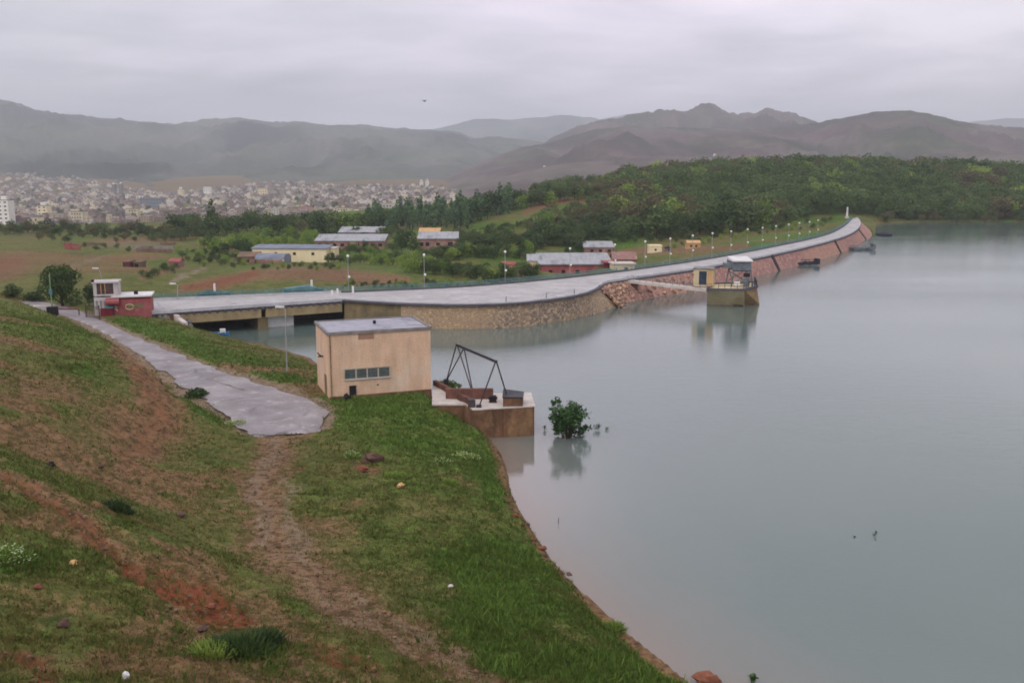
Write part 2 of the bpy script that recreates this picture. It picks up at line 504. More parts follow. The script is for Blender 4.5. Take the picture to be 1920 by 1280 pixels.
M['pole_grey'] = pm('galvanised_pole', lin(166, 166, 164), lin(140, 140, 138), 2, .5, .05)
M['brick_red'] = pm('red_brick', lin(158, 92, 88), lin(138, 78, 76), .6, .9, .2, lin(170, 108, 98), streak=.35)
M['red_wall'] = pm('red_painted_wall', lin(162, 90, 90), lin(142, 78, 80), .5, .85, .1, lin(178, 108, 104), streak=.4)
M['red_dark'] = pm('dark_red_trim', lin(120, 38, 50), lin(96, 30, 42), 2)
M['cream'] = pm('cream_render', lin(236, 220, 180), lin(226, 208, 168), .3, .9, .05, streak=.15)
M['orange_hut'] = pm('ochre_render', lin(204, 164, 114), lin(184, 146, 104), .6)
M['roof_sheet'] = pm('grey_roof_sheet', lin(166, 166, 168), lin(146, 146, 150), .3, .6, .05, lin(130, 130, 132), stretch=(4, 1, 1))
M['roof_blue'] = pm('blue_grey_roof', lin(130, 136, 150), lin(110, 114, 128), .4, .7)
M['pink_wall'] = pm('dusty_brick', lin(150, 116, 108), lin(134, 98, 90), .6, .9, .15, lin(172, 140, 126))
M['mud_wall'] = pm('mud_wall', lin(128, 104, 86), lin(106, 88, 74), .4, .95, .2)
M['lettering'] = pm('lettering_paint', lin(206, 216, 156), lin(170, 196, 130), 6, .8, 0)
M['lettering_white'] = pm('white_lettering_paint', lin(232, 214, 206), None, 6, .8, 0)
M['lettering_green'] = pm('green_lettering_paint', lin(104, 146, 92), None, 6, .8, 0)
M['bark'] = pm('bark', lin(84, 70, 58), lin(60, 50, 42), 3)
M['blue_boat'] = pm('blue_hull_paint', lin(64, 122, 168), lin(52, 98, 140), 2, .5, .05)
M['rubber'] = pm('black_rubber', lin(42, 46, 62), lin(34, 36, 48), 2, .7)
M['rock_red'] = pm('red_rock', lin(140, 88, 66), lin(110, 70, 54), 2.5, .9, .4)
M['rock_brown'] = pm('brown_rock', lin(104, 78, 66), lin(74, 56, 50), 2, .9, .4)
M['rock_yellow'] = pm('yellow_stone', lin(206, 170, 112), lin(180, 140, 96), 3)
M['rock_wall'] = stone_mat('rubble_stone_wall', [lin(156, 136, 116), lin(182, 160, 130), lin(134, 116, 102), lin(148, 126, 114), lin(196, 172, 138), lin(124, 108, 96), lin(166, 144, 124)], 3.0, lin(122, 108, 96), .7, (1, 1, 1.2), .05,
                           (lin(190, 160, 122), .07))
M['pitching'] = stone_mat('red_stone_pitching', [lin(168, 126, 116), lin(154, 114, 106), lin(174, 134, 120), lin(150, 112, 106), lin(178, 140, 124), lin(144, 108, 102)], 1.7, lin(138, 104, 96), .4, (1, 1, 1), .05, (lin(184, 142, 118), .05))
M['riprap'] = stone_mat('riprap_stone', [lin(186, 150, 126), lin(160, 126, 108), lin(204, 168, 138), lin(140, 112, 98), lin(190, 156, 132)], 1.5, lin(126, 100, 86), .8, (1, 1, 1), .09)
M['kerb'] = pm('kerb_concrete', lin(196, 194, 196), lin(172, 170, 172), .5, .8, .1)
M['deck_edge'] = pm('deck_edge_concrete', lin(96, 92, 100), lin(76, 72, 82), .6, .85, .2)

def asphalt(name, c1, c2, c3, wet=.45, c4=lin(96, 90, 92)):
    n = NT(name)
    co = n.coord('World')
    a = n.ramp(n.noise(co, .22, 6, .6), [(.35, c1), (.62, c2)])
    a = n.mix(n.ramp(n.noise(n.coord('World', (1, 1, 1)), .55, 5, .7), [(.56, 0), (.68, 1)]), a, c3)
    f = n.noise(co, 7, 3, .6)
    a = n.mix(1, a, n.ramp(f, [(.25, .78), (.75, 1.15)]), 'MULTIPLY')
    cv = n.n('ShaderNodeTexVoronoi'); cv.feature = 'DISTANCE_TO_EDGE'; cv.inputs['Scale'].default_value = .23
    wm = n.n('ShaderNodeMix'); wm.data_type = 'RGBA'; wm.inputs[0].default_value = .5; wn = n.n('ShaderNodeTexNoise'); n.l(co, wn.inputs['Vector']); wn.inputs['Scale'].default_value = .5; n.l(co, wm.inputs[6]); n.l(wn.outputs['Color'], wm.inputs[7]); n.l(wm.outputs[2], cv.inputs['Vector'])
    cr = n.ramp(cv.outputs['Distance'], [(.006, .9), (.03, 0)])
    cr = n.mix(1, cr, n.ramp(n.noise(co, .16, 3), [(.45, 0), (.6, 1)]), 'MULTIPLY')
    a = n.mix(cr, a, c4)
    n.base(a, wet)
    rr = n.ramp(n.noise(co, .3, 4, .6), [(.4, wet * .7), (.65, .8)])
    n.l(rr, n.b.inputs['Roughness'])
    n.bump(f, .2, .02)
    return n.m
M['road'] = asphalt('worn_asphalt', lin(150, 143, 143), lin(126, 119, 120), lin(174, 165, 160), .55, lin(78, 73, 74))
M['dam_road'] = asphalt('dam_crest_asphalt', lin(176, 172, 170), lin(160, 156, 155), lin(190, 186, 184), .6, lin(138, 134, 134))

def leaf_mat(name, cols, trans=.25):
    n = NT(name)
    at = n.n('ShaderNodeAttribute'); at.attribute_name = 'tint'
    oi = n.n('ShaderNodeObjectInfo')
    sep = n.n('ShaderNodeSeparateColor'); n.l(at.outputs['Color'], sep.inputs[0])
    f = n.math('ADD', n.math('MULTIPLY', sep.outputs[0], .65), n.math('MULTIPLY', oi.outputs['Random'], .4))
    k = len(cols) - 1
    c = n.ramp(f, [(i / k, cc) for i, cc in enumerate(cols)])
    n.base(c, .7)
    tr = n.n('ShaderNodeBsdfTranslucent'); n.l(c, tr.inputs['Color'])
    ms = n.n('ShaderNodeMixShader'); ms.inputs[0].default_value = trans
    n.l(n.b.outputs[0], ms.inputs[1]); n.l(tr.outputs[0], ms.inputs[2]); n.l(ms.outputs[0], n.out.inputs[0])
    return n.m
M['leaf_wood'] = leaf_mat('wood_foliage', [lin(52, 66, 42), lin(68, 82, 50), lin(82, 94, 56), lin(84, 104, 58), lin(98, 116, 66)])
M['leaf_dark'] = leaf_mat('dark_foliage', [lin(38, 54, 32), lin(54, 72, 40), lin(70, 90, 46), lin(88, 104, 52)])
M['leaf_bright'] = leaf_mat('bright_foliage', [lin(84, 110, 48), lin(104, 130, 56), lin(128, 148, 64), lin(146, 160, 76)])
M['leaf_poplar'] = leaf_mat('poplar_foliage', [lin(60, 88, 66), lin(76, 104, 76), lin(92, 116, 82), lin(108, 130, 88)])
M['leaf_water'] = leaf_mat('willow_foliage', [lin(34, 58, 30), lin(52, 82, 42), lin(80, 112, 58), lin(122, 148, 84)])
M['leaf_brown'] = leaf_mat('budding_foliage', [lin(78, 70, 54), lin(94, 86, 62), lin(104, 100, 66), lin(94, 102, 60)])
M['flower'] = leaf_mat('white_flowers', [lin(170, 186, 130), lin(196, 206, 160), lin(214, 220, 190)])

# ------------------------------------------------------------------ ground masks (where soil, lush grass and gravel lie)
def band(px, py, pts):
    """strength of a soft band along picture-traced points (px, py, half width), anchored on the ground"""
    best = np.zeros(px.shape)
    for (x0, y0, w0), (x1, y1, w1) in zip(pts[:-1], pts[1:]):
        dx, dy = x1 - x0, (y1 - y0)
        L = dx * dx + dy * dy + 1e-9
        t = np.clip(((px - x0) * dx + (py - y0) * dy) / L, 0, 1)
        d = np.hypot(px - x0 - t * dx, py - y0 - t * dy)
        w = w0 + (w1 - w0) * t
        best = np.maximum(best, 1 - sstep(.15, 1.55, d / w))
    return best

def blob(px, py, cx, cy, rx, ry, rot=0):
    c, s = math.cos(R(rot)), math.sin(R(rot))
    u = (px - cx) * c + (py - cy) * s; v = -(px - cx) * s + (py - cy) * c
    return 1 - sstep(.1, 1.45, np.hypot(u / rx, v / ry))

def masks(x, y, z):
    px, py = project(x, y, z)
    wx = (fbm(x * .35, y * .35, 4, 21) - .5); wy = (fbm(x * .35, y * .35, 4, 22) - .5)
    r = np.hypot(x, y)
    k = np.clip(F / np.maximum(r, 20), 0, 70)
    wx2 = fbm(x * 1.6, y * 1.6, 3, 25) - .5; wy2 = fbm(x * 1.6, y * 1.6, 3, 26) - .5
    px = px + (wx * 2.6 + wx2 * 1.2) * k; py = py + (wy * 1.2 + wy2 * .5) * k
    soil = np.zeros(px.shape); red = soil.copy(); lush = soil.copy(); grav = soil.copy()
    def S(m, v, w): return np.maximum(m, v * w)
    # red eroded rut
    soil = S(soil, band(px, py, [(-60, 860, 22), (60, 915, 24), (150, 975, 26), (230, 1035, 30), (300, 1090, 34), (380, 1130, 34), (470, 1178, 20)]), 1)
    red = S(red, band(px, py, [(215, 1030, 10), (300, 1090, 26), (390, 1135, 30), (455, 1170, 16)]), 1)
    red = S(red, band(px, py, [(-60, 860, 14), (200, 1010, 24)]), .42)
    soil = S(soil, band(px, py, [(-30, 1215, 26), (50, 1250, 28), (120, 1300, 30)]), .9)
    red = S(red, band(px, py, [(-30, 1215, 20), (120, 1300, 24)]), .5)
    soil = S(soil, band(px, py, [(540, 1180, 10), (640, 1240, 16), (700, 1290, 14)]), .7)
    red = S(red, blob(px, py, 630, 1240, 60, 24, 25), .5)
    # bare cut slope on the left
    soil = S(soil, band(px, py, [(-60, 870, 16), (100, 945, 18), (230, 1035, 22), (300, 1090, 24)]) > .5, 1)
    soil = S(soil, blob(px, py, 250, 800, 150, 70, 10), .85)
    soil = S(soil, blob(px, py, 90, 730, 120, 40, 10), .7)
    soil = S(soil, blob(px, py, 100, 830, 130, 30, 5), .65)
    red = S(red, blob(px, py, 270, 810, 110, 50, 10), .16)
    soil = S(soil, band(px, py, [(225, 645, 14), (275, 700, 30), (300, 770, 52), (270, 840, 46), (215, 880, 26)]), 1)
    red = S(red, band(px, py, [(265, 690, 20), (295, 780, 30), (250, 840, 24)]), .22)
    soil = S(soil, blob(px, py, 70, 720, 90, 24, 14), .75)
    soil = S(soil, blob(px, py, 160, 850, 120, 26, 6), .6)
    soil = S(soil, blob(px, py, 70, 800, 110, 22, 0), .55)
    soil = S(soil, blob(px, py, 90, 1130, 110, 40, 20), .5)
    soil = S(soil, blob(px, py, 170, 1150, 60, 22, 0), .5)
    soil = S(soil, blob(px, py, 370, 930, 120, 60, 20), .5)
    soil = S(soil, blob(px, py, 690, 880, 34, 18, 0), .9)
    soil = S(soil, blob(px, py, 850, 895, 44, 14, 20), .7)
    soil = S(soil, blob(px, py, 660, 948, 36, 7, 0), .6)
    soil = S(soil, blob(px, py, 600, 1010, 120, 60, 30), .35)
    soil = S(soil, blob(px, py, 1010, 1210, 70, 22, 15), .5)
    soil = S(soil, blob(px, py, 880, 1130, 70, 18, 20), .35)
    # track
    trk = band(px, py, [(550, 790, 50), (515, 830, 40), (500, 880, 48), (492, 940, 58), (505, 1010, 66), (560, 1070, 64), (650, 1130, 54), (760, 1190, 46), (880, 1260, 46), (960, 1310, 46)])
    soil = S(soil, trk, .92); grav = S(grav, trk, .16)
    grav = S(grav, band(px, py, [(520, 820, 10), (492, 880, 18), (478, 940, 20), (495, 1000, 24)]), .55)
    grav = S(grav, band(px, py, [(545, 900, 10), (545, 950, 16), (550, 1010, 20), (570, 1050, 14)]), .5)
    soil = S(soil, band(px, py, [(640, 1105, 8), (740, 1165, 12), (860, 1235, 14), (960, 1310, 14)]), 1); grav = S(grav, band(px, py, [(640, 1105, 8), (740, 1165, 10), (860, 1235, 11), (960, 1310, 11)]), .45)
    soil = S(soil, band(px, py, [(600, 1120, 9), (700, 1185, 13), (800, 1250, 14)]), 1); grav = S(grav, band(px, py, [(600, 1120, 8), (700, 1185, 10), (800, 1250, 11)]), .4)
    grav = S(grav, band(px, py, [(540, 1080, 16), (640, 1135, 14)]), .25)
    # grass
    lush = S(lush, band(px, py, [(600, 770, 18), (720, 775, 26), (850, 800, 30), (900, 860, 40), (930, 930, 34)]), 1)
    lush = S(lush, blob(px, py, 830, 860, 90, 34, 10), .8)
    lush = S(lush, band(px, py, [(960, 1000, 40), (1060, 1120, 44), (1160, 1210, 40), (1260, 1285, 30)]), .75)
    lush = S(lush, blob(px, py, 850, 1010, 130, 60, 30), .5)
    lush = S(lush, blob(px, py, 60, 1050, 100, 30, -8), .9)
    lush = S(lush, blob(px, py, 460, 1215, 110, 36, 0), 1)
    lush = S(lush, blob(px, py, 300, 1210, 190, 50, 0), .55)
    lush = S(lush, blob(px, py, 100, 620, 180, 40, 14), .6)
    lush = S(lush, blob(px, py, 150, 695, 80, 16, 10), .7)
    lush = S(lush, blob(px, py, 150, 780, 90, 18, 5), .6)
    lush = S(lush, band(px, py, [(330, 725, 20), (390, 760, 26), (420, 790, 16)]), .9)
    lush = S(lush, band(px, py, [(230, 605, 16), (350, 640, 26), (480, 690, 30), (585, 715, 24)]), .8)
    lush = S(lush, band(px, py, [(620, 790, 30), (760, 830, 60), (860, 930, 60), (930, 1020, 50)]), .55)
    lush = S(lush, blob(px, py, 620, 940, 90, 60, 20), .3)
    lush = S(lush, blob(px, py, 250, 1140, 120, 30, 15), .45)
    lush = S(lush, blob(px, py, 560, 1150, 90, 22, 25), .55)
    lush = S(lush, (.55 + .45 * sstep(380, 560, px)) * sstep(190, 240, r) * (1 - sstep(700, 900, r)) * (.1 + .75 * sstep(.42, .62, fbm(x * .03, y * .03, 4, 28))), 1)
    soil = S(soil, sstep(190, 240, r) * (1 - sstep(500, 600, r)) * (.7 - .3 * sstep(380, 560, px)) * sstep(.5, .64, fbm(x * .035 + 9, y * .05, 4, 29)), 1)
    rb = sstep(520, 760, px)
    lush = S(lush, .06 + .26 * rb + (.30 + .4 * rb) * sstep(.48, .66, fbm(x * .12, y * .12, 4, 27)), 1 - sstep(160, 190, r))
    soil = S(soil, (1 - sstep(120, 150, r)) * (.74 - .42 * rb) * sstep(.5, .64, fbm(x * .16 + 31, y * .2, 5, 30)), 1)
    # middle distance
    soil = S(soil, blob(px, py, 10, 500, 80, 34, -10), .95); red = S(red, blob(px, py, 5, 495, 60, 18, -10), .25)
    soil = S(soil, blob(px, py, 110, 495, 60, 30, 0), .5)
    soil = S(soil, blob(px, py, 280, 470, 60, 9, 0), .8)
    grav = S(grav, blob(px, py, 250, 458, 90, 8, 0), .5)
    soil = S(soil, band(px, py, [(270, 520, 10), (330, 500, 10)]), .7)
    grav = S(grav, band(px, py, [(310, 532, 3), (345, 517, 3.5), (385, 503, 3)]), 1)
    grav = S(grav, band(px, py, [(130, 500, 3), (165, 490, 3), (190, 483, 3)]), .7)
    soil = S(soil, band(px, py, [(340, 540, 10), (420, 528, 14), (470, 515, 12), (560, 512, 14), (680, 520, 14), (760, 525, 8)]), .95)
    red = S(red, band(px, py, [(350, 540, 6), (430, 526, 9), (480, 512, 7)]), .45)
    lush = S(lush, blob(px, py, 560, 450, 150, 20, 0), .9)
    lush = S(lush, blob(px, py, 750, 500, 120, 16, 8), .6)
    lush = S(lush, blob(px, py, 460, 505, 60, 12, 0), .5)
    soil = S(soil, band(px, py, [(985, 396, 6), (1020, 384, 8), (1060, 376, 7), (1095, 376, 5)]), .9)
    red = S(red, band(px, py, [(985, 396, 5), (1060, 376, 6)]), .25)
    lush = S(lush, blob(px, py, 960, 410, 70, 20, -15), .35)
    soil = S(soil, band(px, py, [(940, 520, 10), (1000, 505, 10)]), .8)
    soil = S(soil, band(px, py, [(1130, 480, 8), (1200, 470, 10), (1290, 470, 10), (1400, 462, 8)]), .75)
    soil = S(soil, blob(px, py, 820, 472, 60, 7, 0), .7)
    # pale stony shoulders of the road
    dr_, tr_ = polydist(ROAD_MID, x, y, False)
    hw_ = np.interp(tr_, range(len(ROAD_MID)), [math.hypot(a[0] - b[0], a[1] - b[1]) / 2 for a, b in zip(ROAD_L, ROAD_R)])
    shd = (1 - sstep(.1, 1.5, dr_ - hw_ + wx * 1.4)) * (tr_ > .02)
    grav = S(grav, shd, .8); soil = S(soil, shd, .8)
    # shore edge of bare earth and silt
    ins = inside(LAKE, x, y); d, _ = polydist(LAKE, x, y)
    e = np.where(ins, 1.0, 1 - sstep(.3, 1.5, d + wx * 1.6))
    e = e * (1 - sstep(150, 200, r) * ~ins)
    soil = S(soil, e, 1)
    # town floor
    town = sstep(800, 1000, r)
    soil = S(soil, sstep(2000, 2600, r), .62)
    soil = S(soil, town * np.ones_like(soil), .3)
    return np.stack([soil, red, lush, grav], -1)

def ground_mat():
    n = NT('ground')
    at = n.n('ShaderNodeAttribute'); at.attribute_name = 'cover'
    sep = n.n('ShaderNodeSeparateColor'); n.l(at.outputs['Color'], sep.inputs[0])
    co = n.coord('World')
    n1 = n.noise(co, .35, 6, .65); n2 = n.noise(co, 1.7, 5, .65); n3 = n.noise(co, 9, 4, .65); n4 = n.noise(co, .06, 4, .6)
    grass = n.ramp(n1, [(.3, lin(70, 80, 38)), (.48, lin(88, 94, 46)), (.6, lin(104, 100, 58)), (.75, lin(112, 96, 66))])
    lushc = n.ramp(n2, [(.3, lin(54, 76, 30)), (.5, lin(74, 98, 38)), (.72, lin(96, 116, 50))])
    soil = n.ramp(n2, [(.28, lin(78, 58, 42)), (.45, lin(112, 84, 62)), (.6, lin(124, 98, 70)), (.75, lin(96, 86, 56))])
    redc = n.ramp(n2, [(.28, lin(80, 46, 32)), (.5, lin(122, 70, 48)), (.72, lin(112, 78, 56))])
    grav = n.ramp(n3, [(.3, lin(112, 98, 82)), (.7, lin(138, 122, 104))])
    jit = n.math('MULTIPLY', n.math('SUBTRACT', n.math('ADD', n.math('MULTIPLY', n2, .65), n.math('MULTIPLY', n3, .35)), .5), 2.6)
    def m(v, lo=.32, hi=.68):
        gate = n.ramp(v, [(.0, 0), (.22, 1)])
        return n.ramp(n.math('ADD', v, n.math('MULTIPLY', jit, gate)), [(lo, 0), (hi, 1)])
    c = n.mix(m(sep.outputs[2], .25, .75), grass, lushc)
    c = n.mix(m(sep.outputs[0], .25, .75), c, soil)
    c = n.mix(m(sep.outputs[1], .12, .62), c, redc)
    c = n.mix(m(at.outputs['Alpha'], .05, 1.0), c, grav)
    # scattered tussocks, bare specks
    c = n.mix(n.ramp(n.noise(co, 3.2, 4, .7), [(.57, 0), (.68, .75)]), c, n.mix(.5, c, lin(64, 66, 34)))
    c = n.mix(n.ramp(n.noise(n.coord('World', (1, 1, 1.7)), 2.1, 4, .7), [(.6, 0), (.7, .7)]), c, lin(130, 104, 78))
    c = n.mix(1, c, n.ramp(n3, [(.25, .66), (.5, 1.0), (.78, 1.28)]), 'MULTIPLY')
    c = n.mix(1, c, n.ramp(n4, [(.3, .85), (.7, 1.12)]), 'MULTIPLY')
    c = n.mix(1, c, n.ramp(n2, [(.32, .66), (.5, 1.0), (.7, 1.22)]), 'MULTIPLY')
    n.base(c, .95); n.b.inputs['Specular IOR Level'].default_value = .1
    n.bump(n.math('ADD', n2, n.math('MULTIPLY', n3, .6)), .5, .12)
    return n.m
M['ground'] = ground_mat()

def build_ground():
    az = np.concatenate([np.linspace(-80, -34, 36)[:-1], np.arange(-34, 34.01, .14), np.linspace(34, 80, 36)[1:]])
    rr = [5.0]
    while rr[-1] < 13000:
        r = rr[-1]
        s = .03 if r < 24 else .0052 if r < 175 else .011 if r < 750 else .04
        rr.append(r * (1 + s))
    rr = np.array(rr)
    A, RR = np.meshgrid(np.radians(az), rr, indexing='ij')
    x = (np.sin(A) * RR).ravel(); y = (np.cos(A) * RR).ravel()
    z = terr(x, y)
    mk = masks(x, y, z)
    rel = (1 - sstep(110, 140, np.hypot(x, y))) * (z > .6)
    lump = fbm(x * 1.1, y * 1.1, 4, 41) - .5
    px_, _ = project(x, y, z)
    px_ = np.where(y > 1, px_, 9999)
    z = z - rel * (.30 * sstep(.2, .6, mk[:, 1]) + .16 * sstep(.3, .8, mk[:, 0]) - lump * (.14 + .8 * sstep(.3, .9, mk[:, 0]) * (1 - .75 * sstep(.2, .5, mk[:, 3])) * (px_ < 430)))
    na, nr = A.shape
    idx = np.arange(na * nr).reshape(na, nr)
    q = np.stack([idx[:-1, :-1], idx[1:, :-1], idx[1:, 1:], idx[:-1, 1:]], -1).reshape(-1, 4)[:, ::-1]
    me = npmesh('ground', np.stack([x, y, z], 1), q, M['ground'], 4, {'cover': ('POINT', mk)}, smooth=True)
    o = link('ground', me); tag(o, kind='structure')
    return o
GROUND = build_ground()

# ------------------------------------------------------------------ water
def water_mat():
    n = NT('lake_water')
    at = n.n('ShaderNodeAttribute'); at.attribute_name = 'shore'
    sep = n.n('ShaderNodeSeparateColor'); n.l(at.outputs['Color'], sep.inputs[0])
    co = n.coord('World', (1, 1, 1))
    d = n.math('ADD', sep.outputs[0], n.math('MULTIPLY', n.math('SUBTRACT', n.noise(co, .12, 4, .5), .5), .35))
    silt = n.ramp(d, [(.0, lin(126, 114, 104)), (.22, lin(112, 113, 107)), (.6, lin(97, 109, 104)), (1, lin(91, 105, 100))])
    n.base(silt, .06)
    n.b.inputs['IOR'].default_value = 1.55; n.b.inputs['Specular IOR Level'].default_value = .5
    w1 = n.noise(n.coord('World', (.9, 1.6, 1)), .55, 4, .6)
    w2 = n.noise(n.coord('World', (.8, 2.0, 1)), 1.9, 4, .65)
    calm = n.ramp(n.noise(n.coord('World', (.6, 1.6, 1)), .018, 3, .5), [(.35, .35), (.65, 1)])
    sh = n.ramp(sep.outputs[0], [(.15, .35), (.95, 1)])
    n.bump(n.math('MULTIPLY', n.math('MULTIPLY', n.math('ADD', w1, n.math('MULTIPLY', w2, .55)), calm), sh), .6, .05)
    n.l(n.ramp(n.noise(n.coord('World', (.5, 2.0, 1)), .015, 4, .6), [(.35, .02), (.7, .09)]), n.b.inputs['Roughness'])
    return n.m

def build_water():
    az = np.arange(-40, 86, .5); rr = [8.0]
    while rr[-1] < 1100: rr.append(rr[-1] * 1.012)
    rr = np.array(rr)
    A, RR = np.meshgrid(np.radians(az), rr, indexing='ij')
    x = (np.sin(A) * RR).ravel(); y = (np.cos(A) * RR).ravel()
    ins = inside(LAKE, x, y); d, _ = polydist(LAKE, x, y)
    # only natural shore silt counts for the colour
    dn, _ = polydist([(42, 18), (25, 30), (15, 39.5)] + SHORE_NEAR + [(-3.4, 92.2)], x, y, False)
    keep = ins | (d < 1.8)
    na, nr = A.shape
    idx = np.arange(na * nr).reshape(na, nr)
    q = np.stack([idx[:-1, :-1], idx[1:, :-1], idx[1:, 1:], idx[:-1, 1:]], -1).reshape(-1, 4)[:, ::-1]
    q = q[keep[q].any(1)]
    sh = np.clip(dn / 14, 0, 1)
    at = np.stack([sh, sh, sh, np.ones_like(sh)], 1)
    used = np.unique(q); mp = np.zeros(len(x), int); mp[used] = np.arange(len(used))
    me = npmesh('lake', np.stack([x, y, np.zeros_like(x)], 1)[used], mp[q], water_mat(), 4, {'shore': ('POINT', at[used])}, smooth=True)
    o = link('lake_water', me); tag(o, kind='structure')
build_water()

# ------------------------------------------------------------------ mountains
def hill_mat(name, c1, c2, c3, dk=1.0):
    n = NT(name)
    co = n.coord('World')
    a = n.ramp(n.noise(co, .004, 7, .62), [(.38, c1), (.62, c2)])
    at = n.n('ShaderNodeAttribute'); at.attribute_name = 'fold_shade'; sp = n.n('ShaderNodeSeparateColor'); n.l(at.outputs['Color'], sp.inputs[0])
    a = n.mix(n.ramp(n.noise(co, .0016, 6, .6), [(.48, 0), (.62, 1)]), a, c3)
    a = n.mix(n.ramp(sp.outputs[0], [(.30, dk), (.66, 0)]), a, lin(36, 42, 36))  # folds darkened in the colour, standing in for shading of the relief
    a = n.mix(n.ramp(sp.outputs[0], [(.6, 0), (.9, .4)]), a, lin(122, 114, 106))  # crests lightened in the colour the same way
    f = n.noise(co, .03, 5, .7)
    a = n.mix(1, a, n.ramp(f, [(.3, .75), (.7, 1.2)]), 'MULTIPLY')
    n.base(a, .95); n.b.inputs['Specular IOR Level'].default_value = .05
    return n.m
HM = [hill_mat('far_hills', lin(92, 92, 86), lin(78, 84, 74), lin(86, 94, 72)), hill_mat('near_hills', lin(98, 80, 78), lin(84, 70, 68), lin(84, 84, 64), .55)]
RIDGES = []
def ridge(name, prof, Yc, Yf, zf, mat, rough=.10, seed=0, step=4, pw=1.0, crag=.02):
    P = np.array(prof, float)
    px = np.arange(P[0, 0], P[-1, 0] + .1, step)
    py = np.interp(px, P[:, 0], P[:, 1])
    # soften the traced corners
    k = np.array([1, 2, 3, 2, 1.]); k /= k.sum()
    py = np.convolve(np.pad(py, 2, mode='edge'), k, 'valid')
    cx = (px - 960) / F; cy = (640 - py) / F
    slope = (-SP + cy * CP) / (CP + cy * SP)
    ycr = Yc * (1 + .06 * (fbm(px * .006, px * 0, 3, seed) - .5))
    zc = H + ycr * slope
    vs = np.concatenate([np.linspace(0, 1, 46), [1.04, 1.1, 1.2, 1.35]])
    X = []; Z = []
    rows = []; shade_rows = []
    fx = Yf * (1 + .25 * (fbm(px * .008, px * 0 + 3, 3, seed + 5) - .5))
    for v in vs:
        if v <= 1:
            Y = fx + (ycr - fx) * v; s = v ** pw
            s = s * .75 + .25 * v * v * (3 - 2 * v)
            zz = zf + (zc - zf) * s
            e = 4 * v * (1 - v)
        else:
            Y = ycr + (v - 1) * (ycr - fx) * 1.0
            zz = zf + (zc - zf) * (1 - (v - 1) * 1.8); e = .3
        xw = cx / (CP + cy * SP) * Y
        hh = np.maximum(zc - zf, 10)
        dn = (ridged(xw / (Yc * .06), Y / (Yc * .14), 5, seed + 2) - .6) * rough * 4.0 * e + (fbm(xw / (Yc * .02), Y / (Yc * .03), 4, seed + 8) - .5) * rough * .6 * e
        cr = (fbm(xw / (Yc * .006), Y / (Yc * .02), 3, seed + 4) - .5) * crag * (1 if v > .85 else v)
        rows.append(np.stack([xw, Y * np.ones_like(xw), zz + hh * (dn + cr)], 1))
        shade_row = ridged(xw / (Yc * .07) + .5 * fbm(xw / (Yc * .03), Y / (Yc * .03), 3, seed + 9) + Y / (Yc * .3), Y / (Yc * .25), 5, seed + 2)  # pattern of the shading painted into the slopes
        shade_rows.append(shade_row)
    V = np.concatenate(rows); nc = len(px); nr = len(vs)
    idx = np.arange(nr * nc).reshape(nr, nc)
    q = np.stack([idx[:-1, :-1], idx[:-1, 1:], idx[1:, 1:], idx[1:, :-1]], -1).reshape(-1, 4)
    shade_v = np.concatenate(shade_rows); shade_v = (shade_v - shade_v.min()) / (shade_v.max() - shade_v.min())
    me = npmesh(name, V, q, mat, 4, {'fold_shade': ('POINT', np.repeat(shade_v[:, None], 4, 1))}, smooth=True)
    o = link(name, me); tag(o, kind='structure')
    RIDGES.append(BVHTree.FromPolygons([Vector(v) for v in V], [tuple(f) for f in q.tolist()]))
    return o
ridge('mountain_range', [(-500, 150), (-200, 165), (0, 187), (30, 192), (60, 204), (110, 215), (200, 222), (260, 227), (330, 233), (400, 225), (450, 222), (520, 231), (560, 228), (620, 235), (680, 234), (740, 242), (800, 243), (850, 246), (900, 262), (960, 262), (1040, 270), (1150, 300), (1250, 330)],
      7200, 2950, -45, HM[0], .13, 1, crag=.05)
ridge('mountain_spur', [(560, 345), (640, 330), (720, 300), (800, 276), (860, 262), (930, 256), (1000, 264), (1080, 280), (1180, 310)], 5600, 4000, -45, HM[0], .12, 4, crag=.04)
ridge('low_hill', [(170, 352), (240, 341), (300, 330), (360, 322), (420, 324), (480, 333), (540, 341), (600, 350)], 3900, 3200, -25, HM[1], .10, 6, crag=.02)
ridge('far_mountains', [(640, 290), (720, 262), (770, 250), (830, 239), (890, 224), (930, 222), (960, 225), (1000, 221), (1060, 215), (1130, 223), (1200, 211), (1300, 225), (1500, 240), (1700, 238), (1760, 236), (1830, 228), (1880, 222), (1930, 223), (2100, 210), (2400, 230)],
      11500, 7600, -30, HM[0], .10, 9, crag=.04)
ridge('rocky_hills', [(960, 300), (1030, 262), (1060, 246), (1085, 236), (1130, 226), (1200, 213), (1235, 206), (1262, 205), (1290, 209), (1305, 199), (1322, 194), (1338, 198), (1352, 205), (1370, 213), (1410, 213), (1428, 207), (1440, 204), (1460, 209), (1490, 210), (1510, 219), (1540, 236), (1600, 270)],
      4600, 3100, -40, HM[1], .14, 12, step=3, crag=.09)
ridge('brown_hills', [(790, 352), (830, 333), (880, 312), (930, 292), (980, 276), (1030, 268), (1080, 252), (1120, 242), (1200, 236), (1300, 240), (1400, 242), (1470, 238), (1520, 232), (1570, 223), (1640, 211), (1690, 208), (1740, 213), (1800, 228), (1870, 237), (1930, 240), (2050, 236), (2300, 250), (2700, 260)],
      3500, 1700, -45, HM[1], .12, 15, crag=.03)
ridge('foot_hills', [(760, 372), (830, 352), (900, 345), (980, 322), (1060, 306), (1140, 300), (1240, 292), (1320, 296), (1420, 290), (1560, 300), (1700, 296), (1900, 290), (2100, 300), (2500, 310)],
      2300, 1200, -45, HM[1], .10, 18, crag=.02)

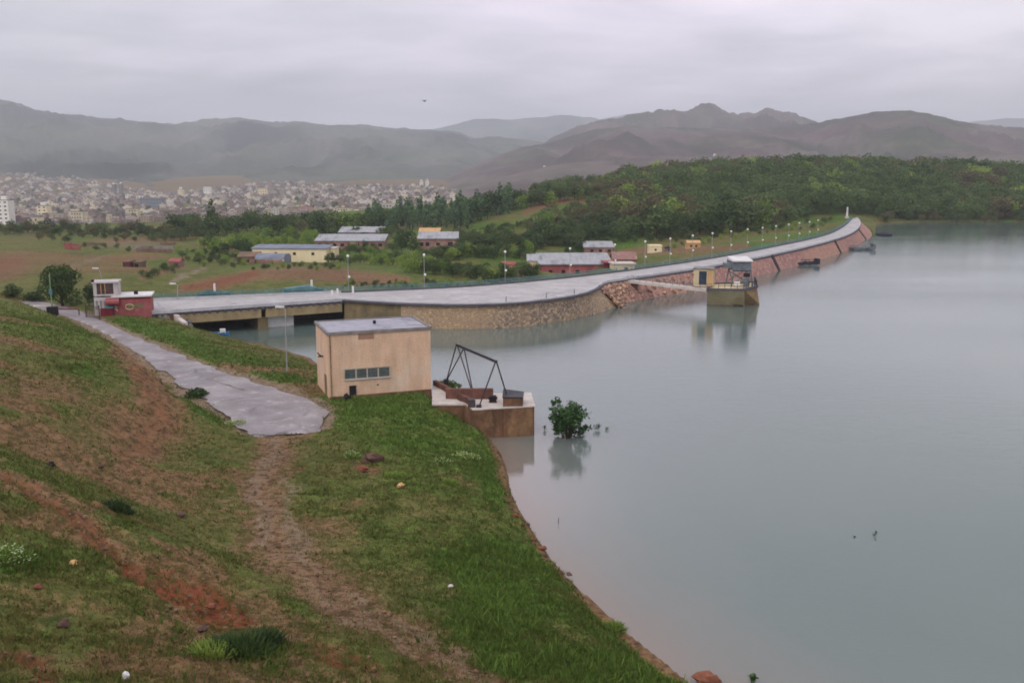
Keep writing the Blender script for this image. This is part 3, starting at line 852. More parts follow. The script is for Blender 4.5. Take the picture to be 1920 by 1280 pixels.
# ------------------------------------------------------------------ approach road
def build_road():
    L = smooth_line(ROAD_L, 1.0); Rr = smooth_line(ROAD_R, 1.0)
    n = 150
    def at(P, t):
        f = t * (len(P) - 1); i = min(int(f), len(P) - 2); return P[i].lerp(P[i + 1], f - i)
    V = []; k = 15
    for i in range(n):
        a = at(L, i / (n - 1)); b = at(Rr, i / (n - 1))
        for j in range(k):
            t = j / (k - 1)
            e = (float(fbm(np.array([i * .35]), np.array([j * 9.0]), 3, 31)[0]) - .5) * 1.2
            p = a.lerp(b, t)
            d = (b - a).normalized()
            if j == 0: p = p - d * (.2 + e)
            if j == k - 1: p = p + d * (.2 + e)
            crown = .06 * (1 - (2 * t - 1) ** 2)
            sink = .30 * max(0, 1 - i / 7) * (.4 + 1.2 * float(fbm(np.array([p.x * .7]), np.array([p.y * .7]), 3, 33)[0]))
            V.append((p.x, p.y, p.z - .09 + crown - (.09 if j in (0, k - 1) else 0) - sink))
    mb = MB(); mb.v = V
    for i in range(n - 1):
        for j in range(k - 1):
            a = i * k + j
            mb.f.append((a, a + 1, a + k + 1, a + k)); mb.m.append(0)
    o = mb.build('approach_road', M['road'], smooth=True); tag(o, kind='structure')
build_road()

# ================================================================== the dam
ZC = 4.0
def xy(p): return (p[0], p[1])
def offset_line(P, d):
    """shift a polyline sideways (positive = to the right of its direction)"""
    out = []
    for i, p in enumerate(P):
        a = P[max(i - 1, 0)]; b = P[min(i + 1, len(P) - 1)]
        t = (Vector(b) - Vector(a)); t.z = 0; t.normalize()
        out.append(Vector((p[0] + t.y * d, p[1] - t.x * d, p[2])))
    return out
RAILS = smooth_line(RAIL, 2.0)
ROTS = smooth_line(ROT_TOP, 1.2)
UPS = smooth_line(UP_TOP, 2.0)

# road sheet on the crest
def build_crest():
    poly = [xy(p) for p in ROTS] + [xy(p) for p in UPS[1:]] + [xy(p) for p in reversed(RAILS)]
    tri = geometry.tessellate_polygon([[Vector((p[0], p[1], 0)) for p in poly]])
    mb = MB(); mb.add([(p[0], p[1], ZC) for p in poly], [])
    for t in tri:
        a, b, c = (Vector(poly[i]) for i in t)
        if (b - a).cross(c - a) < 0: t = (t[0], t[2], t[1])
        mb.f.append(tuple(t)); mb.m.append(0)
    o = mb.build('dam_road', M['dam_road']); tag(o, kind='structure')
build_crest()

def wallstrip(mb, top, bot, rows=1):
    n = len(top)
    for r in range(rows):
        A = [Vector(a).lerp(Vector(b), r / rows) for a, b in zip(top, bot)]
        B = [Vector(a).lerp(Vector(b), (r + 1) / rows) for a, b in zip(top, bot)]
        mb.strip(B, A)

def coping(P, w, z0, z1, out=0.0):
    """closed kerb running along a polyline"""
    A = offset_line(P, -out); B = offset_line(P, w - out)
    mb = MB()
    a0 = [Vector((p.x, p.y, z0)) for p in A]; a1 = [Vector((p.x, p.y, z1)) for p in A]
    b0 = [Vector((p.x, p.y, z0)) for p in B]; b1 = [Vector((p.x, p.y, z1)) for p in B]
    mb.strip(a0, b0).strip(b0, b1).strip(b1, a1).strip(a1, a0)
    return mb

# --- curved retaining wall of the lay-by
rw = thing('retaining_wall', 'curved rubble stone retaining wall standing in the lake under the wide road bend', 'wall', (ROTS[0].x, ROTS[0].y, 0))
def split_at(P, px):
    for i, p in enumerate(P):
        if project(p.x, p.y, p.z)[0] > px: return i
i0 = split_at(ROTS, 748)
def wall_piece(P, batter, top, bot=-2.0):
    mb = MB()
    T = [Vector((p.x, p.y, top)) for p in P]
    Bm = offset_line([Vector((p.x, p.y, bot)) for p in P], batter)
    wallstrip(mb, T, Bm, 3)
    return mb
wall_piece(ROTS[:i0 + 1], .15, ZC - .32).build('concrete_face', M['conc_olive'], rw, world=True)
def stone_face():
    P = offset_line(ROTS[i0:], .06) + [Vector((UPS[1].x, UPS[1].y, ZC)), Vector((UPS[2].x, UPS[2].y, ZC))]
    n = len(P); T = [Vector((p.x, p.y, ZC - .32)) for p in P]; Q = offset_line(T, 1.0); Bm = []
    for i, (a, b) in enumerate(zip(T, Q)):
        u = i / (n - 1); o = .6 + 4.2 * max(0, (u - .62) / .38) ** 1.3
        d = b - a; Bm.append(Vector((a.x + d.x * o, a.y + d.y * o, -1.2)))
    mb = MB(); wallstrip(mb, T, Bm, 4)
    mb.build('stone_face', M['rock_wall'], rw, world=True)
stone_face()
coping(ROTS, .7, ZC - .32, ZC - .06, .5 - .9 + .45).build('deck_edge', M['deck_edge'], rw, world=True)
coping(ROTS, .35, ZC - .05, ZC + .14, .12).build('kerb', M['kerb'], rw, world=True)
mb = MB()
for px in (940, 1018, 1076):
    i = split_at(ROTS, px); p = ROTS[i]
    mb.tube((p.x, p.y, ZC), (p.x, p.y, ZC + 1.0), .07)
mb.build('marker_post', M['steel_grey'], rw, world=True)

# --- upstream stone facing of the dam
dam = thing('dam', 'long curving embankment dam faced with reddish stone pitching, road along its crest', 'dam', (UPS[0].x, UPS[0].y, 0))
WLS = smooth_line([Vector((p[0], p[1], 0)) for p in WL[7:]], 2.0)
def at_t(P, t):
    f = t * (len(P) - 1); i = min(int(f), len(P) - 2); return P[i].lerp(P[i + 1], f - i)
NS = 110
def facing():
    mb = MB()
    T = [at_t(UPS, i / (NS - 1)) for i in range(NS)]
    Bt = []
    for i, p in enumerate(T):
        q = at_t(WLS, i / (NS - 1)); 
        Bt.append(q)
    T = [Vector((p.x, p.y, ZC - .2)) for p in T]
    # nearest water-line point gives the slope direction
    B2 = []
    tn = offset_line(T, 1.0)
    for i, p in enumerate(T):
        best = min(WLS, key=lambda q: (q - Vector((p.x, p.y, 0))).length)
        d = max(2.2, min(4.5, (Vector((best.x, best.y, 0)) - Vector((p.x, p.y, 0))).length))
        nrm = (tn[i] - p); nrm.z = 0; nrm.normalize()
        B2.append(Vector((p.x, p.y, 0)) + nrm * d)
    B3 = [b + (b - Vector((t.x, t.y, 0))) * .6 + Vector((0, 0, -2.4)) for t, b in zip(T, B2)]
    wallstrip(mb, T, B2, 4); mb.strip(B3, B2)
    mb.build('stone_facing', M['pitching'], dam, world=True)
    return T, B2
FT, FB = facing()
coping(UPS, .4, ZC - .25, ZC + .16, .1).build('crest_kerb', M['kerb'], dam, world=True)
coping(UPS, .3, ZC - .6, ZC - .26, -.12).build('painted_shadow_strip', M['deck_edge'], dam, world=True)  # dark strip, the shadow under the crest edge put into its colour
def near_px(P, px, lo=0):
    return min(range(lo, len(P)), key=lambda i: abs(project(P[i].x, P[i].y, P[i].z)[0] - px))
STAIRS = []
for px in (1448, 1564, 1608):
    i = near_px(FT, px); a, b = FT[i], FB[i]
    mb = MB(); n = 12
    tdir = (FT[i + 1] - FT[i]); tdir.z = 0; tdir.normalize()
    for k in range(n):
        p = a.lerp(b, (k + .5) / n)
        ang = math.atan2(tdir.y, tdir.x)
        mb.box(-.55, .55, -.35, .35, p.z - .4, p.z + .22, ang, (p.x, p.y))
    mb.build('stairway', M['steel_dark'], dam, world=True); STAIRS.append((a, b, tdir))

# downstream railing of the crest: teal posts and rails, low kerb
def railing(P, name, parent, mat, z0, h=.95, step=2.4, r=.05, rails=(1.0, .7, .4)):
    mb = MB()
    Q = resample(P, .5)
    acc = 1e9; last = None
    for p in Q:
        if last is None or (p - last).length > step:
            mb.tube((p.x, p.y, z0), (p.x, p.y, z0 + h), r * 1.3, n=4); last = p
    for k in rails:
        for a, b in zip(P[:-1], P[1:]):
            mb.beam((a.x, a.y, z0 + h * k), (b.x, b.y, z0 + h * k), r * 2, r * 2)
    return mb.build(name, mat, parent, world=True)
railing(RAILS, 'railing', dam, M['teal'], ZC, .95)
coping([p for p in reversed(RAILS)], .45, ZC - .3, ZC + .22, .2).build('road_kerb', M['deck_edge'], dam, world=True)

# cone of riprap between lay-by and dam, and loose rocks over it
def rock_mesh(mb, c, r, seed, sz=.75):
    rg = random.Random(seed)
    n, m = 7, 5
    b = len(mb.v)
    ph = [rg.uniform(.72, 1.25) for _ in range(n * (m + 1))]
    ax = rg.uniform(.75, 1.3); a0 = rg.uniform(0, 6.28)
    for i in range(m + 1):
        t = math.pi * i / m
        for k in range(n):
            p = 2 * math.pi * k / n + a0
            q = r * (ph[i * n + k] if 0 < i < m else 1)
            X, Y = q * ax * math.sin(t) * math.cos(p), q * math.sin(t) * math.sin(p) / ax
            mb.v.append((c[0] + X, c[1] + Y, c[2] + q * sz * math.cos(t)))
    for i in range(m):
        for k in range(n):
            mb.f.append((b + i * n + k, b + (i + 1) * n + k, b + (i + 1) * n + (k + 1) % n, b + i * n + (k + 1) % n)); mb.m.append(mb.mi)

def riprap():
    top = [PZ(1122, 540, 3.3), PZ(1136, 531, 3.6), PZ(1160, 527, 3.6), PZ(1187, 530, 3.0)]
    bot = [PZ(1148, 583, -.6), PZ(1172, 574, -.6), PZ(1200, 566, -.6), PZ(1224, 557, -.6)]
    T = smooth_line(top, 1.0); Bt = smooth_line(bot, 1.0)
    mb = MB(); n = 14; rows = 8
    G = []
    for j in range(rows + 1):
        for i in range(n):
            p = at_t(T, i / (n - 1)).lerp(at_t(Bt, i / (n - 1)), j / rows)
            p = p + Vector((random.uniform(-.25, .25), random.uniform(-.25, .25), random.uniform(-.2, .3) + .5 * math.sin(math.pi * j / rows)))
            G.append(p)
    b = len(mb.v); mb.v += [tuple(p) for p in G]
    for j in range(rows):
        for i in range(n - 1):
            a = j * n + i; mb.f.append((a, a + n, a + n + 1, a + 1)); mb.m.append(0)
    for k in range(420):
        u, v = random.random(), random.random()
        p = at_t(T, u).lerp(at_t(Bt, u), v); p.z += .45 * math.sin(math.pi * v) + random.uniform(-.1, .15)
        rock_mesh(mb, p, random.uniform(.22, .52), k)
    # a row of tumbled stone along the water line towards the tower
    for k in range(260):
        t = random.random() * .16
        i = int(t * (NS - 1))
        p = FT[i].lerp(FB[i], random.uniform(.2, 1.12)); p = p + Vector((random.uniform(-.3, .3), random.uniform(-.3, .3), .05))
        rock_mesh(mb, p, random.uniform(.2, .5), 1000 + k)
    o = mb.build('rip_rap', M['riprap']); tag(o, 'tumbled reddish rock armour between the stone wall and the dam face', 'riprap', kind='stuff')
riprap()

# ================================================================== bridge over the spillway
bf0, bf1 = Vector((-54.6, 146.4, 0)), Vector((-27.75, 160.9, 0))
bb0, bb1 = Vector((-59.0, 159.2, 0)), Vector((-29.6, 169.3, 0))
bd = (bf1 - bf0).normalized(); bn = Vector((bd.y, -bd.x, 0))
br = thing('road_bridge', 'low concrete road bridge on beige girders crossing the spillway channel', 'bridge', (bf0.x, bf0.y, 0))
MB().prism([xy(bf0), xy(bf1), xy(bb1), xy(bb0)], ZC - .45, ZC).build('deck', M['dam_road'], br, world=True)
MB().beam(bf0 + Vector((0, 0, ZC - .06)) + bn * .2, bf1 + Vector((0, 0, ZC - .06)) + bn * .2, .5, .5).build('kerb', M['kerb'], br, world=True)
mb = MB()
for k in range(26):
    p = bf0.lerp(bf1, (k + .5) / 26)
    mb.box(-.18, .18, -.55, .1, ZC - .75, ZC - .32, math.atan2(bd.y, bd.x), xy(p + bn * .1))
mb.beam(bf0 + Vector((0, 0, ZC - .5)) + bn * .05, bf1 + Vector((0, 0, ZC - .5)) + bn * .05, .5, .36)
mb.build('edge_beam', M['deck_edge'], br, world=True)
t_mid = .56
for a, b in ((.08, t_mid - .012), (t_mid + .012, .985)):
    for off in (.15, -3.0, -6.0, -9.0):
        p, q = bf0.lerp(bf1, a) + bn * off, bf0.lerp(bf1, b) + bn * off
        MB().beam(p + Vector((0, 0, 2.62)), q + Vector((0, 0, 2.62)), .5, 1.35).build('girder', M['girder'], br, world=True)
pc = bf0.lerp(bf1, t_mid) - bn * 5
MB().box(-.8, .8, -4.8, 4.6, -2, 1.95, math.atan2(bd.y, bd.x), xy(pc)).build('pier', M['conc_olive'], br, world=True)
pa = bf0.lerp(bf1, .06) - bn * 5
MB().box(-.6, .6, -5.5, 4.8, -1, 3.5, math.atan2(bd.y, bd.x), xy(pa)).build('abutment', M['conc_grey'], br, world=True)
railing([bb0.lerp(bb1, k / 12) for k in range(13)], 'railing', br, M['teal'], ZC, 1.0, 2.0)
MB().beam(bb0 + Vector((0, 0, ZC + .05)), bb1 + Vector((0, 0, ZC + .05)), .5, .5).build('road_kerb', M['kerb'], br, world=True)

# spillway wall and a pale panel below the bridge
sg = thing('spillway_wall', 'dark concrete spillway wall with one pale panel, in shade under the bridge', 'spillway', ((bb0.x + bb1.x) / 2, (bb0.y + bb1.y) / 2, 0))
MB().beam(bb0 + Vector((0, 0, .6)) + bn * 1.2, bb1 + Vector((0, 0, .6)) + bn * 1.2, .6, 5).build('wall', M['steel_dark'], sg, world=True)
g0, g1 = PY(482, 600, 155.5), PY(550, 600, 158.5)
MB().beam(Vector((g0.x, g0.y, .6)), Vector((g1.x, g1.y, .6)), .25, 2.4).build('gate', M['white'], sg, world=True)  # flat white panel at water level behind the front girders

# broken concrete wing wall stepping down from the abutment
ww = thing('wing_wall', 'broken pale concrete wing wall stepping down from the bridge to the channel', 'wall', (-50, 143, 0))
mb = MB()
W = [PZ(322, 584, 3.6), PZ(335, 596, 3.2), PZ(348, 612, 2.4), PZ(362, 624, 1.7), PZ(378, 634, 1.1), PZ(392, 641, .6)]
for i, (a, b) in enumerate(zip(W[:-1], W[1:])):
    d = (b - a); d.z = 0
    q = a + d * .86
    mb.prism([xy(a + Vector((-.3, 0, 0))), xy(q + Vector((-.3, 0, 0))), xy(q + Vector((.35, .3, 0))), xy(a + Vector((.35, .3, 0)))], a.z - 3.2, [a.z, a.z - .25, a.z - .3, a.z])
mb.build('wall_blocks', M['conc_pale'], ww, world=True)
mb = MB()
for k in range(22):
    t = random.random(); p = at_t(W, t) + Vector((random.uniform(.3, 1.6), random.uniform(-.2, 1.2), -1.0 - .4 * random.random()))
    rock_mesh(mb, (p.x, p.y, max(p.z, .15)), random.uniform(.25, .6), 300 + k)
mb.build('rubble', M['conc_grey'], ww, world=True)

# retaining wall under the bridge end by the guard house
mb = MB(); a, b = PZ(283, 588, 3.4), PZ(326, 590, 3.4)
mb.beam(a + Vector((0, 0, -.9)), b + Vector((0, 0, -.9)), .6, 2.0)
o = mb.build('stone_footing', M['conc_red']); tag(o, 'low reddish footing wall below the bridge end beside the red guard house', 'wall')

# blue boat moored under the bridge
bp = PZ(404, 630, 0)
bt = thing('rowing_boat', 'small blue boat moored in the channel below the bridge', 'boat', (bp.x, bp.y, -.05), R(20))
def hull(L, Wd, h):
    mb = MB(); n = 9; sec = []
    for i in range(n):
        t = i / (n - 1); w = Wd * (math.sin(math.pi * min(1, t * .9 + .12)) ** .6) * .5
        x = (t - .5) * L; zt = h * (1 + .25 * (2 * t - 1) ** 2)
        sec.append([(x, -w, zt), (x, -w * .7, .05), (x, 0, -.05), (x, w * .7, .05), (x, w, zt)])
    for s_ in sec: mb.v += s_
    for i in range(n - 1):
        for k in range(4):
            a = i * 5 + k; mb.f.append((a, a + 1, a + 6, a + 5)); mb.m.append(0)
    mb.f.append((0, 1, 2, 3, 4)); mb.m.append(0); mb.f.append(tuple(range((n - 1) * 5 + 4, (n - 1) * 5 - 1, -1))); mb.m.append(0)
    return mb
hull(4.2, 1.5, .6).build('hull', M['blue_boat'], bt)
mb = MB()
for x in (-1, .4): mb.box(x - .15, x + .15, -.62, .62, .38, .44)
mb.build('bench', M['white'], bt)
MB().box(.7, 1.5, -.4, .4, .45, 1.1).build('canopy', M['white'], bt)

# sluice hoists on the bridge
def hoist(px0, px1, label, slope):
    a, b = PZ(px0, 563, ZC), PZ(px1, 557, ZC)
    k = (a - bb0).dot((bb1 - bb0).normalized())
    dirn = (bb1 - bb0).normalized(); L = (b - a).dot(dirn)
    p = bb0 + dirn * k; p.z = ZC
    t = thing('sluice_hoist', label, 'sluice hoist', (p.x, p.y, ZC), math.atan2(dirn.y, dirn.x), 'sluice hoists on the bridge')
    h = 1.15
    if slope:
        MB().prism([(0, .3), (L * .55, .3), (L, .3), (L, 1.5), (L * .55, 1.5), (0, 1.5)], 0, [h * .85, h * 1.2, .25, .25, h * 1.2, h * .85]).build('housing', M['teal'], t)
    
    else:
        MB().prism([(0, .3), (L * .3, .3), (L * .72, .3), (L, .3), (L, 1.5), (L * .72, 1.5), (L * .3, 1.5), (0, 1.5)], 0, [.35, h, h * .8, .3, .3, h * .8, h, .35]).build('housing', M['teal'], t)
        mb = MB()
        for x in np.linspace(.3, L - .3, 7): mb.tube((x, .2, 0), (x, .2, h * .75), .05, n=5)
        mb.beam((0, .2, h * .55), (L, .2, h * .55), .08, .08)
        mb.build('frame', M['steel_grey'], t)
    x = L * (.62 if slope else .5)
    MB().tube((x, .9, h * .8), (x, .9, h * .8 + 1.35), .2, .17, 8).build('spindle_cover', M['white'], t)
hoist(368, 440, 'teal sluice hoist with white spindle cover, nearer the red guard house', False)
hoist(543, 628, 'teal sloping sluice hoist with two dark openings, beside the wide road bend', True)
for i, (px, py, c) in enumerate([(623, 553, 'shorter'), (633, 552, 'taller'), (662, 550, 'lone')]):
    p = PZ(px, py, ZC)
    t = thing('white_bollard', {'shorter': 'short white bollard left of its twin at the bridge end', 'taller': 'slightly taller white bollard right of its twin at the bridge end', 'lone': 'lone white bollard at the start of the wide road bend'}[c], 'bollard', p, 0, 'white bollards at the bridge end')
    h = {'shorter': .75, 'taller': .95, 'lone': 1.2}[c]
    MB().tube((0, 0, 0), (0, 0, h), .2, .17, 8).build('post', M['white'], t)
    MB().ball((0, 0, h), .18, 8, 4, .5).build('cap', M['white'], t)

# ================================================================== intake tower
tw = thing('intake_tower', 'concrete intake tower in the lake with beige cabin and grey hoist gear on top', 'tower', (41, 184, 0))
A0, A1, A2 = PZ(1325, 571, 0), PZ(1395, 573, 0), PZ(1424, 571, 0)
T0, T1, T2 = PZ(1327, 543, 3.3), PZ(1394, 544, 3.3), PZ(1419, 538, 3.3)
back = Vector((1.2, 7, 0))
lo = [A0, A1, A2, A2 + back, A0 + back + Vector((1, 1, 0))]
hi = [T0, T1, T2, T2 + back, T0 + back + Vector((1, 1, 0))]
lo2 = [Vector((p.x, p.y, 0)) + (Vector((p.x, p.y, 0)) - Vector((q.x, q.y, 0))) * .5 + Vector((0, 0, -2)) for p, q in zip(lo, hi)]
def frustum(lo, hi):
    mb = MB(); n = len(lo)
    mb.add(lo + hi, [tuple(range(n, 2 * n))] + [(i, (i + 1) % n, n + (i + 1) % n, n + i) for i in range(n)])
    return mb
mb = frustum(lo2, lo); mb.add(lo + hi, [(i, (i + 1) % 5, 5 + (i + 1) % 5, 5 + i) for i in range(5)] + [(5, 6, 7, 8, 9)])
mb.build('base', pm('tower_base_concrete', lin(226, 208, 166), lin(210, 190, 148), .35, .9, .15, lin(190, 168, 132), streak=.2), tw, world=True)
# darker end face
mb = MB(); e = Vector((.02, -.03, 0)); mb.add([A1 + e, A2 + e, T2 + e, T1 + e], [(0, 1, 2, 3)])
ev = (T1 - A1)
mb = MB()
nrm = (A2 - A1).cross(T1 - A1).normalized() * .04
q = [A1.lerp(A2, .06) + nrm, A2 + nrm, T2 + nrm, T1.lerp(T2, .06) + nrm]; q2 = [p - nrm * .8 for p in q]
mb.add(q + q2, [(0, 1, 2, 3), (7, 6, 5, 4), (0, 4, 5, 1), (1, 5, 6, 2), (2, 6, 7, 3), (3, 7, 4, 0)])
mb.build('end_wall', pm('dark_end_concrete', lin(146, 118, 86), lin(122, 92, 76), .6, .9, .2, lin(150, 130, 90), streak=.3), tw, world=True)
# rim beam, lower sill and outlet
mb = MB()
for a, b in zip(hi, hi[1:] + hi[:1]): mb.beam(a + Vector((0, 0, .06)), b + Vector((0, 0, .06)), .5, .4)
mb.build('rim_beam', M['deck_edge'], tw, world=True)
sl_ = [A0.lerp(A1, t) + Vector((0, -.08, .3)) for t in (.03, .66)]
MB().beam(sl_[0], sl_[1], .2, .35).build('sill', M['conc_pale'], tw, world=True)
sl_ = [A0.lerp(A1, t) + Vector((0, -.06, .12)) for t in (.72, .97)]
MB().beam(sl_[0], sl_[1], .2, .4).build('outlet', M['dark'], tw, world=True)
# cabin
cp = PY(1320, 530, 181.6)
cb = Vector((cp.x, cp.y, 3.3)); cw = 3.4
zt = PY(1320, 503, 181.6).z
cz0 = 3.5
CR = R(-18)
MB().box(-1.95, 1.6, 0, 3.0, cz0, zt - .25, CR, (cb.x, cb.y)).build('cabin_wall', pm('cabin_render', lin(196, 186, 156), lin(208, 186, 146), .5, .9, .1, streak=.2), tw, world=True)
MB().box(-2.1, 1.75, -.15, 3.15, zt - .25, zt - .02, CR, (cb.x, cb.y)).build('cabin_roof', M['conc_grey'], tw, world=True)
MB().box(-.95, .45, -.03, .06, cz0 + .3, zt - .55, CR, (cb.x, cb.y)).build('cabin_window', pm('cabin_window_glass', lin(58, 70, 84), lin(40, 46, 60), 1.5, .2, 0), tw, world=True)
MB().box(.6, 1.5, -.04, .05, cz0 + .05, zt - .3, CR, (cb.x, cb.y)).build('cabin_pilaster', M['orange_hut'], tw, world=True)
# hoist gantry
gx0, gx1 = PY(1372, 510, 183).x, PY(1405, 510, 183).x
gz0, gz1 = 3.5, PY(1390, 488, 183).z
gy0, gy1 = 182.4, 186.4
mb = MB()
for x in (gx0, gx1):
    for y in (gy0, gy1): mb.beam((x + (.5 if x == gx0 else -.2) * 1, y, gz1), (x - (.2 if x == gx0 else -.5), y - (.3 if y == gy0 else -.3), gz0), .22, .22)
    mb.beam((x, gy0, gz0 + .9), (x, gy1, gz1 - 1.2), .14, .14)
for y in (gy0, gy1):
    mb.beam((gx0, y, gz0 + .4), (gx1, y, gz1 - 2.2), .14, .14); mb.beam((gx1, y, gz0 + .4), (gx0, y, gz1 - 2.2), .14, .14)
    mb.beam((gx0, y, gz1 - 1.9), (gx1, y, gz1 - 1.9), .22, .25)
mb.build('gantry_frame', M['steel_grey'], tw, world=True)
mb = MB()
mb.box(gx0 - .2, gx1 + .1, gy0 - .4, gy1 + .3, gz1 - 1.75, gz1 - .15)
mb.box(gx0 - 1.2, gx0, gy0, gy1 - 1, gz1 - 1.4, gz1 - .6)
mb.build('machine_house', M['steel_grey'], tw, world=True)
MB().prism([(gx0 - .1, gy0 - .7), (gx1 + .35, gy0 - .7), (gx1 + .35, gy1 + .5), (gx0 - .1, gy1 + .5)], [gz1 - .15] * 4, [gz1 + .05, gz1 + .05, gz1 + .4, gz1 + .4]).build('machine_roof', M['white'], tw, world=True)
mb = MB(); mb.box(gx1 - 1.3, gx1 - .1, gy0 - .46, gy0 - .36, gz1 - 3.0, gz1 - 2.3); mb.build('gear_box', M['dark'], tw, world=True)
mb = MB(); mb.box(gx0 + .2, gx0 + 1.3, gy0 - .9, gy0 - .5, gz0 + .1, gz0 + .9); mb.build('control_panel', M['white'], tw, world=True)
mb = MB(); mb.tube((gx1 - .9, gy0 - 1.2, gz0), (gx1 - .9, gy0 - 1.2, gz0 + 1.5), .55, n=10); mb.build('winch_drum', M['steel_grey'], tw, world=True)
mb = MB()
P = [p + Vector((0, 0, .2)) for p in (hi[0].lerp(hi[1], .3), hi[1], hi[2], hi[3])]
for a, b in zip(P[:-1], P[1:]):
    n = max(2, int((b - a).length / 1.1))
    for k in range(n + 1):
        p = a.lerp(b, k / n); mb.tube(p, p + Vector((0, 0, 1.0)), .05, n=4)
    for h in (.55, 1.0): mb.beam(a + Vector((0, 0, h)), b + Vector((0, 0, h)), .07, .07)
mb.build('railing', M['steel_dark'], tw, world=True)
# footbridge to the tower
fb = thing('footbridge', 'narrow grey footbridge sloping from the dam crest out to the intake tower', 'footbridge', (26, 195, 0))
f0, f1 = PZ(1180, 527, 3.35), Vector((hi[0].x + .6, hi[0].y + 1.6, 3.0))
MB().beam(f0, f1, 2.0, .5).build('walkway', M['conc_pale'], fb, world=True)
q = f0.lerp(f1, .06); MB().box(q.x - .7, q.x + .7, q.y - .3, q.y + 1.2, .2, q.z - .26).build('abutment', M['conc_red'], fb, world=True)
sd = (f1 - f0).cross(Vector((0, 0, 1))).normalized() * .85
mb = MB()
for s_ in (-1, 1):
    for k in range(13):
        p = f0.lerp(f1, k / 12) + sd * s_; mb.tube(p, p + Vector((0, 0, 1.1)), .04, n=4)
    for h in (.6, 1.1): mb.beam(f0 + sd * s_ + Vector((0, 0, h)), f1 + sd * s_ + Vector((0, 0, h)), .05, .05)
mb.build('railing', M['steel_grey'], fb, world=True)

# ================================================================== jetties and ring float by the far dam face
def jetty(px0, px1, py, label, tail):
    a, b = PZ(px0, py, .55), PZ(px1, py - .5, .55)
    t = thing('floating_jetty', label, 'jetty', (a.x, a.y, 0), math.atan2(b.y - a.y, b.x - a.x), 'jetties along the dam face')
    L = (b - a).length; Wd = 3.2
    mb = MB()
    for y in (0, Wd): mb.beam((0, y, .5), (L, y, .5), .5, .5)
    for x in np.linspace(0, L, 5 if tail else 4): mb.beam((x, 0, .5), (x, Wd, .5), .45, .45)
    mb.build('deck_frame', M['rubber'] if tail else M['steel_grey'], t)
    mb = MB(); n = 9
    for x in np.linspace(.2, L - .2, n):
        mb.tube((x, Wd, .5), (x, Wd, 1.25), .09, n=5)
    mb.beam((0, Wd, 1.2), (L, Wd, 1.2), .14, .14)
    mb.build('railing', M['steel_dark'] if tail else M['steel_grey'], t)
    mb = MB()
    for x in np.linspace(.8, L - .8, 4): mb.box(x - .7, x + .7, .3, Wd - .3, -.2, .28)
    mb.build('float_block', M['white'] if tail else M['pole_grey'], t)
    mb = MB(); mb.box(L - .5, L + .3, -.2, Wd * .6, .3, 1.7 if tail else 1.9); mb.build('end_cabinet', M['rubber'] if tail else M['steel_grey'], t)
jetty(1473, 1535, 494, 'dark railed jetty floating at the dam face, nearer the intake tower', True)
jetty(1603, 1640, 466, 'pale grey open jetty floating at the dam face, nearer the ring float', False)
p = PZ(1658, 441, 0)
rf = thing('ring_float', 'black ring shaped float lying on the water off the far dam end', 'float', (p.x, p.y, 0))
mb = MB(); n, m = 28, 8; Rr, rr_ = 2.05, .52
for i in range(n):
    for k in range(m):
        a, b = 2 * math.pi * i / n, 2 * math.pi * k / m
        mb.v.append(((Rr + rr_ * math.cos(b)) * math.cos(a) * 1.0, (Rr * 2.0 + rr_ * math.cos(b)) * math.sin(a), .3 + rr_ * math.sin(b)))
for i in range(n):
    for k in range(m):
        mb.f.append((i * m + k, ((i + 1) % n) * m + k, ((i + 1) % n) * m + (k + 1) % m, i * m + (k + 1) % m)); mb.m.append(0)
mb.build('tube', M['rubber'], rf, smooth=True)
for k in range(6):
    a = 2 * math.pi * k / 6; MB().ball((Rr * math.cos(a), Rr * 2 * math.sin(a), .75), .2).build('fender_knob', M['steel_dark'], rf)

# ================================================================== pump house on the near shore
HX, HY, HZ, HR = -18.1, 95.2, 3.0, R(20)
HW, HD, HH = 10.4, 7.6, 6.5
ph = thing('pump_house', 'beige flat roofed pump house with a strip window at the end of the road', 'pump house', (HX, HY, HZ), HR)
MB().box(0, HW, 0, HD, -.9, HH).build('wall', M['beige'], ph)
mb = MB(); mb.box(.12, HW - .12, .12, HD - .12, HH + .002, HH + .06)
roof = mb.build('roof', M['roof_grey'], ph)
mb = MB()
for a in ((-.14, HW + .14, -.14, .1), (-.14, HW + .14, HD - .1, HD + .14), (-.14, .1, .1, HD - .1), (HW - .1, HW + .14, .1, HD - .1)):
    mb.box(*a, HH - .12, HH + .16)
mb.build('roof_edge', M['conc_grey'], roof)
MB().tube((5.6, 4.4, HH + .05), (5.6, 4.4, HH + .4), .16, n=8).build('roof_vent', M['dark'], roof)
def window_strip(x0, x1, z0, z1, n, parent):
    g = MB().box(x0, x1, -.02, .05, z0, z1).build('window', M['dark_glass'], parent)
    mb = MB()
    mb.box(x0 - .1, x1 + .1, -.10, .03, z1, z1 + .12); mb.box(x0 - .1, x0, -.10, .03, z0, z1); mb.box(x1, x1 + .1, -.10, .03, z0, z1)
    for k in range(1, n):
        x = x0 + (x1 - x0) * k / n; mb.box(x - .07, x + .07, -.06, .03, z0, z1)
    mb.build('frame', M['frame_pale'], g)
    MB().box(x0 - .1, x1 + .1, -.16, .03, z0 - .12, z0).build('sill', M['conc_pale'], g)
    return g
window_strip(1.55, 6.05, 1.85, 2.8, 4, ph)
dr = MB().box(1.95, 2.65, -.03, .06, -.05, 1.15).build('hatch', M['dark'], ph)
MB().box(2.66, 2.76, -.05, .06, -.05, 1.2).build('frame', M['frame_pale'], dr)
MB().box(3.0, 4.6, -.012, .05, HH - .75, HH - .18).build('bare_plaster_patch', M['patch'], ph)
